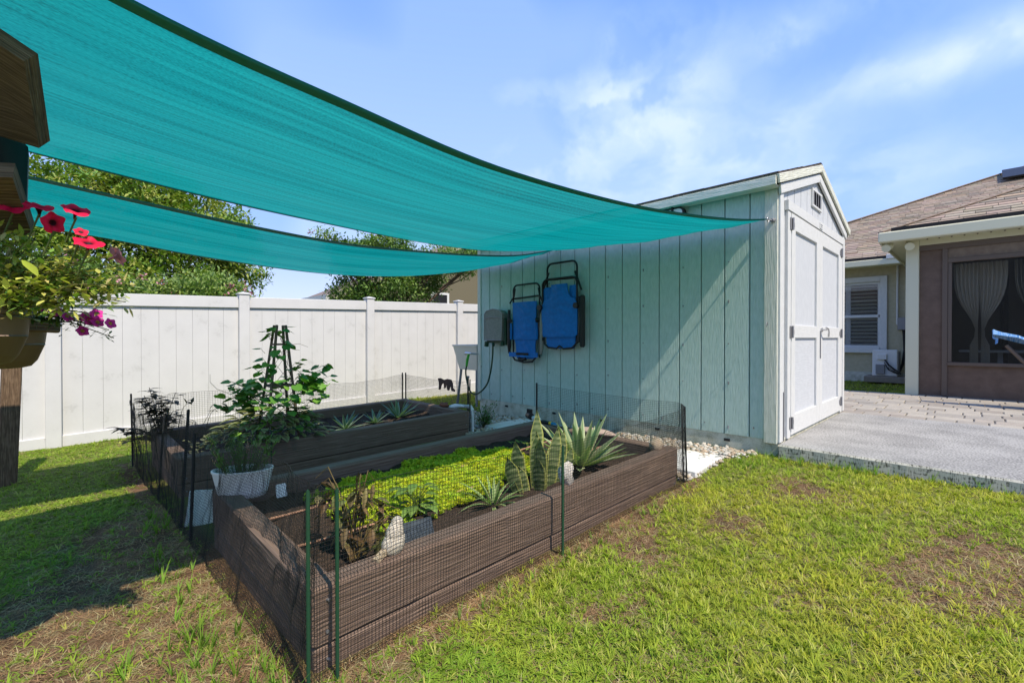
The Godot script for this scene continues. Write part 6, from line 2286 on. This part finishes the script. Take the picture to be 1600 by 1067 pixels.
# ------------------------------------------------------------------ trees behind the fence
func tree(called: String, label: String, base: Vector3, trunk_h: float, lobes: Array, n: int, ls: float, cols: Array, pinks: int, seed_: int) -> void:
	rng.seed = seed_
	var t := thing(called, label, "tree", base, "trees behind the fence")
	var g := G.new()
	g.col = Color(1, 1, 1)
	var top := Vector3(R(-0.1, 0.1), trunk_h, R(-0.1, 0.1))
	g.tube([Vector3(0, -0.2, 0), Vector3(0.03, trunk_h * 0.5, 0.02), top], [0.12, 0.1, 0.08], 8)
	obj("trunk", g, M.bark, t)
	g = G.new()
	for l in lobes:
		var c: Vector3 = l[0]
		g.tube([top * 0.9, top.lerp(c, 0.5) + Vector3(0, -0.1, 0), c], [0.05, 0.035, 0.012], 6)
		for k in 4:
			g.tube([top.lerp(c, 0.6), top.lerp(c, 0.8) + rdir() * 0.15, c + rdir() * (l[1] as Vector3) * 0.7], [0.02, 0.015, 0.006], 5)
	obj("limbs", g, M.bark, t)
	var cm := []
	for c in cols:
		for v in 2:
			g = G.new()
			var tone := jit(c, 0.2)
			for k in 34:
				var d0 := rdir()
				g.leaf(d0 * R(0.15, 1.0) * Vector3(1.0, 0.75, 1.0), rdir(-0.6) + d0 * 0.6, Vector3.UP, ls * R(3.0, 5.2), ls * 1.9 * R(0.8, 1.2), 0.4, 2, 0.15, jit(tone, 0.25), jit(tone, 0.25))
			cm.append(g.mesh())
	var tot := 0.0
	for l in lobes:
		tot += l[1].x * l[1].y
	var st := SurfaceTool.new()
	for l in lobes:
		var c: Vector3 = l[0]
		var r: Vector3 = l[1]
		for k in maxi(8, int(n * r.x * r.y / tot)):
			var d := rdir(-0.8)
			var s2 := R(0.2, 0.3)
			st.append_from(cm[rng.randi() % cm.size()], 0, Transform3D(turn(R(0, TAU), R(-0.5, 0.5), R(-0.5, 0.5)).scaled(Vector3(s2, s2, s2)), c + d * r * pow(R(0.1, 1.0), 0.4)))
	put("crown", st.commit(), M.plant, t)
	if pinks > 0:
		g = G.new()
		for k in pinks:
			var l: Array = lobes[rng.randi() % lobes.size()]
			var d := rdir(-0.2)
			d.z = absf(d.z)
			var cc: Vector3 = l[0] + d.normalized() * (l[1] as Vector3) * 1.03
			for j in 16:
				var p := cc + rdir() * R(0, 0.11)
				g.leaf(p, rdir(), Vector3.UP, 0.05, 0.045, 0.3, 2, 0.1, jit(Color(0.5, 0.22, 0.28), 0.25), jit(Color(0.58, 0.33, 0.36), 0.2))
		obj("blossoms", g, M.petal, t)

func build_trees() -> void:
	var bright := [Color(0.2, 0.3, 0.05), Color(0.28, 0.36, 0.07), Color(0.13, 0.23, 0.04), Color(0.36, 0.4, 0.09)]
	var deep := [Color(0.1, 0.18, 0.045), Color(0.14, 0.24, 0.06), Color(0.22, 0.3, 0.08)]
	tree("oak_tree", "tall broad-leaved green tree behind the fence under the sails", V(1.35, -0.3, 13.4), 1.9,
		[[Vector3(-0.4, 3.9, 0.2), Vector3(1.3, 1.1, 1.1)], [Vector3(1.0, 3.3, 0.3), Vector3(1.2, 1.1, 1.1)], [Vector3(-1.2, 4.3, -0.3), Vector3(1.0, 0.9, 1.0)], [Vector3(0.2, 4.6, -0.4), Vector3(1.2, 0.8, 1.0)], [Vector3(1.5, 4.0, -0.5), Vector3(0.9, 0.8, 0.8)], [Vector3(1.9, 3.2, 0.0), Vector3(0.8, 0.9, 0.8)], [Vector3(-1.6, 2.7, 0.3), Vector3(1.0, 0.9, 0.9)], [Vector3(0.2, 2.3, 0.5), Vector3(1.4, 0.8, 0.9)]], 1350, 0.11, bright, 0, 501)
	tree("crape_myrtle", "pink-blossomed crape myrtle just behind the fence at the left", V(1.3, -0.3, 9.6), 0.8,
		[[Vector3(-0.6, 1.75, 0.1), Vector3(0.85, 0.5, 0.6)], [Vector3(0.5, 1.85, 0.1), Vector3(0.8, 0.5, 0.6)], [Vector3(-1.4, 1.9, 0.0), Vector3(0.7, 0.6, 0.6)], [Vector3(0.9, 2.0, -0.3), Vector3(0.4, 0.45, 0.5)]], 620, 0.075, [Color(0.2, 0.3, 0.08), Color(0.28, 0.35, 0.1), Color(0.14, 0.22, 0.06)], 34, 502)
	tree("crape_myrtle", "dark crape myrtle before the olive house, one pink-tipped branch reaching left", V(6.2, -0.1, 10.9), 1.3,
		[[Vector3(0.1, 2.2, 0.1), Vector3(1.1, 0.6, 0.8)], [Vector3(-0.9, 2.95, 0.0), Vector3(0.8, 0.35, 0.6)], [Vector3(0.8, 2.7, 0.1), Vector3(0.9, 0.5, 0.7)], [Vector3(-0.1, 3.2, 0.0), Vector3(0.9, 0.45, 0.6)], [Vector3(-1.75, 3.45, 0.1), Vector3(0.35, 0.1, 0.12)], [Vector3(-0.3, 1.6, 0.3), Vector3(0.7, 0.4, 0.5)], [Vector3(1.0, 3.1, 0.9), Vector3(0.7, 0.4, 0.6)], [Vector3(-0.9, 2.2, -0.3), Vector3(0.6, 0.5, 0.5)], [Vector3(-0.4, 3.35, 0.4), Vector3(0.8, 0.3, 0.5)], [Vector3(-1.3, 3.2, 0.0), Vector3(0.5, 0.25, 0.3)], [Vector3(1.6, 3.0, 1.5), Vector3(0.5, 0.35, 0.5)]], 1000, 0.08, deep, 10, 503)
	rng.seed = 900

# ------------------------------------------------------------------ grass
func blocked(x: float, b: float) -> bool:
	if x > 0.53 and x < 3.06 and b > 1.43 and b < 2.8:
		return true
	if x > 0.53 and x < 3.2 and b > 2.8 and b < 5.2:
		return true
	if x > 4.0 and x < 6.6 and b < 4.88:
		return b > 1.13 or x > 4.04
	if x > 3.06 and x < 4.12 and b > 1.32 and b < 4.95:
		if x < 3.85 and b < 1.5 and b > 1.42:
			return true
		return b > 1.42 + (4.1 - x) * 0.05
	if x > 6.3 and x < 9.2:
		return true
	if x > 9.2 and b < 0.9:
		return true
	if b > 6.98:
		return true
	return false

func build_grass() -> void:
	var kinds := []
	# 0 upright green tuft, 1 creeping broad blades, 2 dry thatch, 3 tall weedy tuft
	for v in 3:
		var g := G.new()
		for k in 7:
			var a := R(0, TAU)
			var d := Vector3(cos(a) * R(0.2, 0.9), 1.0, sin(a) * R(0.2, 0.9))
			var f := Vector3(-sin(a), 0, cos(a))
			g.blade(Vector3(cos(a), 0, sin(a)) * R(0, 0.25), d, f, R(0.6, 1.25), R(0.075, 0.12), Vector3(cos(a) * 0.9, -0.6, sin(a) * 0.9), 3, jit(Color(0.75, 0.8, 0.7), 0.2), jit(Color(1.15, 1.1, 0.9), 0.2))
		kinds.append(g.mesh())
	for v in 2:
		var g := G.new()
		for k in 6:
			var a := R(0, TAU)
			var d := Vector3(cos(a), R(0.25, 0.8), sin(a))
			var f := Vector3(-sin(a), 0, cos(a))
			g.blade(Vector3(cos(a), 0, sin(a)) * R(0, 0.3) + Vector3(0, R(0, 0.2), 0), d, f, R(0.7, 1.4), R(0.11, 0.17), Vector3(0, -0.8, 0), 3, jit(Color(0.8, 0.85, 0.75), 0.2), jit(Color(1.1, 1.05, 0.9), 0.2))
		kinds.append(g.mesh())
	for v in 2:
		var g := G.new()
		for k in 9:
			var a := R(0, TAU)
			var f := Vector3(-sin(a), 0, cos(a))
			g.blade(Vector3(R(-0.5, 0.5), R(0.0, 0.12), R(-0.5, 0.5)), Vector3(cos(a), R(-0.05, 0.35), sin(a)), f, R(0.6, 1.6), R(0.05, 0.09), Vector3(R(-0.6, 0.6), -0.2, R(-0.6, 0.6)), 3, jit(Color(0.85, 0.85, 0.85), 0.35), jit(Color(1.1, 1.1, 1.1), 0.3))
		kinds.append(g.mesh())
	var g3 := G.new()
	for k in 8:
		var a := R(0, TAU)
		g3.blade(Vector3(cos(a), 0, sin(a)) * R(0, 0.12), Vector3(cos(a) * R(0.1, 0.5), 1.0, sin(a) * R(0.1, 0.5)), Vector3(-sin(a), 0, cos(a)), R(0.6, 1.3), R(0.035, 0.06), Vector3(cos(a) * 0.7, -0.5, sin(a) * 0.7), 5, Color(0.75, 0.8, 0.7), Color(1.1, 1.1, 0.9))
	kinds.append(g3.mesh())
	var xf := []
	var cc := []
	for k in kinds.size():
		xf.append([]); cc.append([])
	var gn := FastNoiseLite.new()
	gn.seed = 5
	gn.frequency = 0.8
	gn.fractal_octaves = 3
	var fw := Vector2(0.6993, 0.7148)
	var cell := 0.25
	var xi := -2.6
	while xi < 13.0:
		var bi := -1.6
		while bi < 7.1:
			var ctr := Vector2(xi + cell * 0.5, bi + cell * 0.5)
			var z := ctr.dot(fw)
			var across := absf(ctr.x * 0.7148 - ctr.y * 0.6993)
			if z > 0.75 and across < z * 1.35 + 0.5:
				var dens := 6200.0
				if z > 2.0:
					dens = 3600.0
				if z > 3.2:
					dens = 2000.0
				if z > 5.0:
					dens = 800.0
				if z > 8.0:
					dens = 420.0
				for q in int(dens * cell * cell):
					var x := xi + R(0, cell)
					var b := bi + R(0, cell)
					if blocked(x, b):
						continue
					var m := bare(x, b)
					var tone := gn.get_noise_2d(x, b)
					var y := gy(x, b)
					var green := Color(0.47, 0.48, 0.07).lerp(Color(0.33, 0.43, 0.055), clampf(0.45 + tone * 1.3, 0.0, 1.0))
					if x < 1.0:
						green = green.lerp(Color(0.2, 0.36, 0.045), 0.6)
					var k := 0
					var s := R(0.018, 0.042)
					var c: Color
					var die := R(0, 1)
					if die < 0.12 + m * 0.68:
						k = 5 + rng.randi() % 2
						c = jit([Color(0.5, 0.32, 0.18), Color(0.36, 0.23, 0.13), Color(0.55, 0.46, 0.26)][rng.randi() % 3], 0.25)
						s = R(0.018, 0.036)
						if m > 0.6 and x < 0.55 and R(0, 1) < 0.45:
							continue
					elif m > 0.55 and R(0, 1) < 0.6:
						continue
					elif x < 1.2 and R(0, 1) < 0.75 or R(0, 1) < 0.3:
						k = 3 + rng.randi() % 2
						c = jit(green, 0.28)
						s = R(0.018, 0.034)
					else:
						k = rng.randi() % 3
						c = jit(green, 0.28)
						if R(0, 1) < 0.14:
							c = jit(Color(0.55, 0.54, 0.17), 0.2)
					if z > 5.0:
						s *= 1.35
					var sy := R(0.75, 1.25)
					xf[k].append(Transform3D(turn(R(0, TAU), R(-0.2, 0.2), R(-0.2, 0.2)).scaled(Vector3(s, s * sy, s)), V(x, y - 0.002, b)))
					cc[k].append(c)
			bi += cell
		xi += cell
	# taller weeds along the edges
	for i in 900:
		var x := 0.0
		var b := 0.0
		var s := R(0.035, 0.085)
		match i % 6:
			0:
				x = R(4.0, 4.06) - R(0, 0.1); b = R(-0.6, 1.15)
			1:
				x = R(0.3, 0.46); b = R(1.3, 3.6)
			2:
				x = R(0.5, 3.0); b = 1.38 - R(0.0, 0.08)
				s *= 0.7
			3:
				x = R(0.3, 5.0); b = R(6.75, 6.95)
			4:
				x = R(3.6, 4.1); b = R(1.15, 1.36)
				s *= 0.7
			5:
				x = R(0.1, 0.5); b = R(1.3, 2.0)
		if R(0, 1) < 0.5:
			continue
		xf[7].append(Transform3D(turn(R(0, TAU)).scaled(Vector3(s, s * R(0.8, 1.3), s)), V(x, gy(x, b) - 0.004, b)))
		cc[7].append(jit(Color(0.2, 0.33, 0.05), 0.3))
	var n := Node3D.new()
	n.name = "grass"
	add_child(n)
	tag(n, "patchy sunlit green and dry lawn grass round the beds", "grass")
	kind(n, "stuff")
	for k in kinds.size():
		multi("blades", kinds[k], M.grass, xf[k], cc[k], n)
	# one clump with individual long leaves by the netting
	var total := 0
	for k in kinds.size():
		total += xf[k].size()
	print("grass tufts ", total)

func _ready() -> void:
	rng.seed = 20240
	setup_view()
	make_materials()
	build_ground()
	build_fence()
	build_shed()
	build_paving()
	build_house()
	build_neighbour()
	build_trees()
	build_beds()
	build_sails()
	build_wall_things()
	build_small()
	build_plants()
	build_planters()
	build_grass()
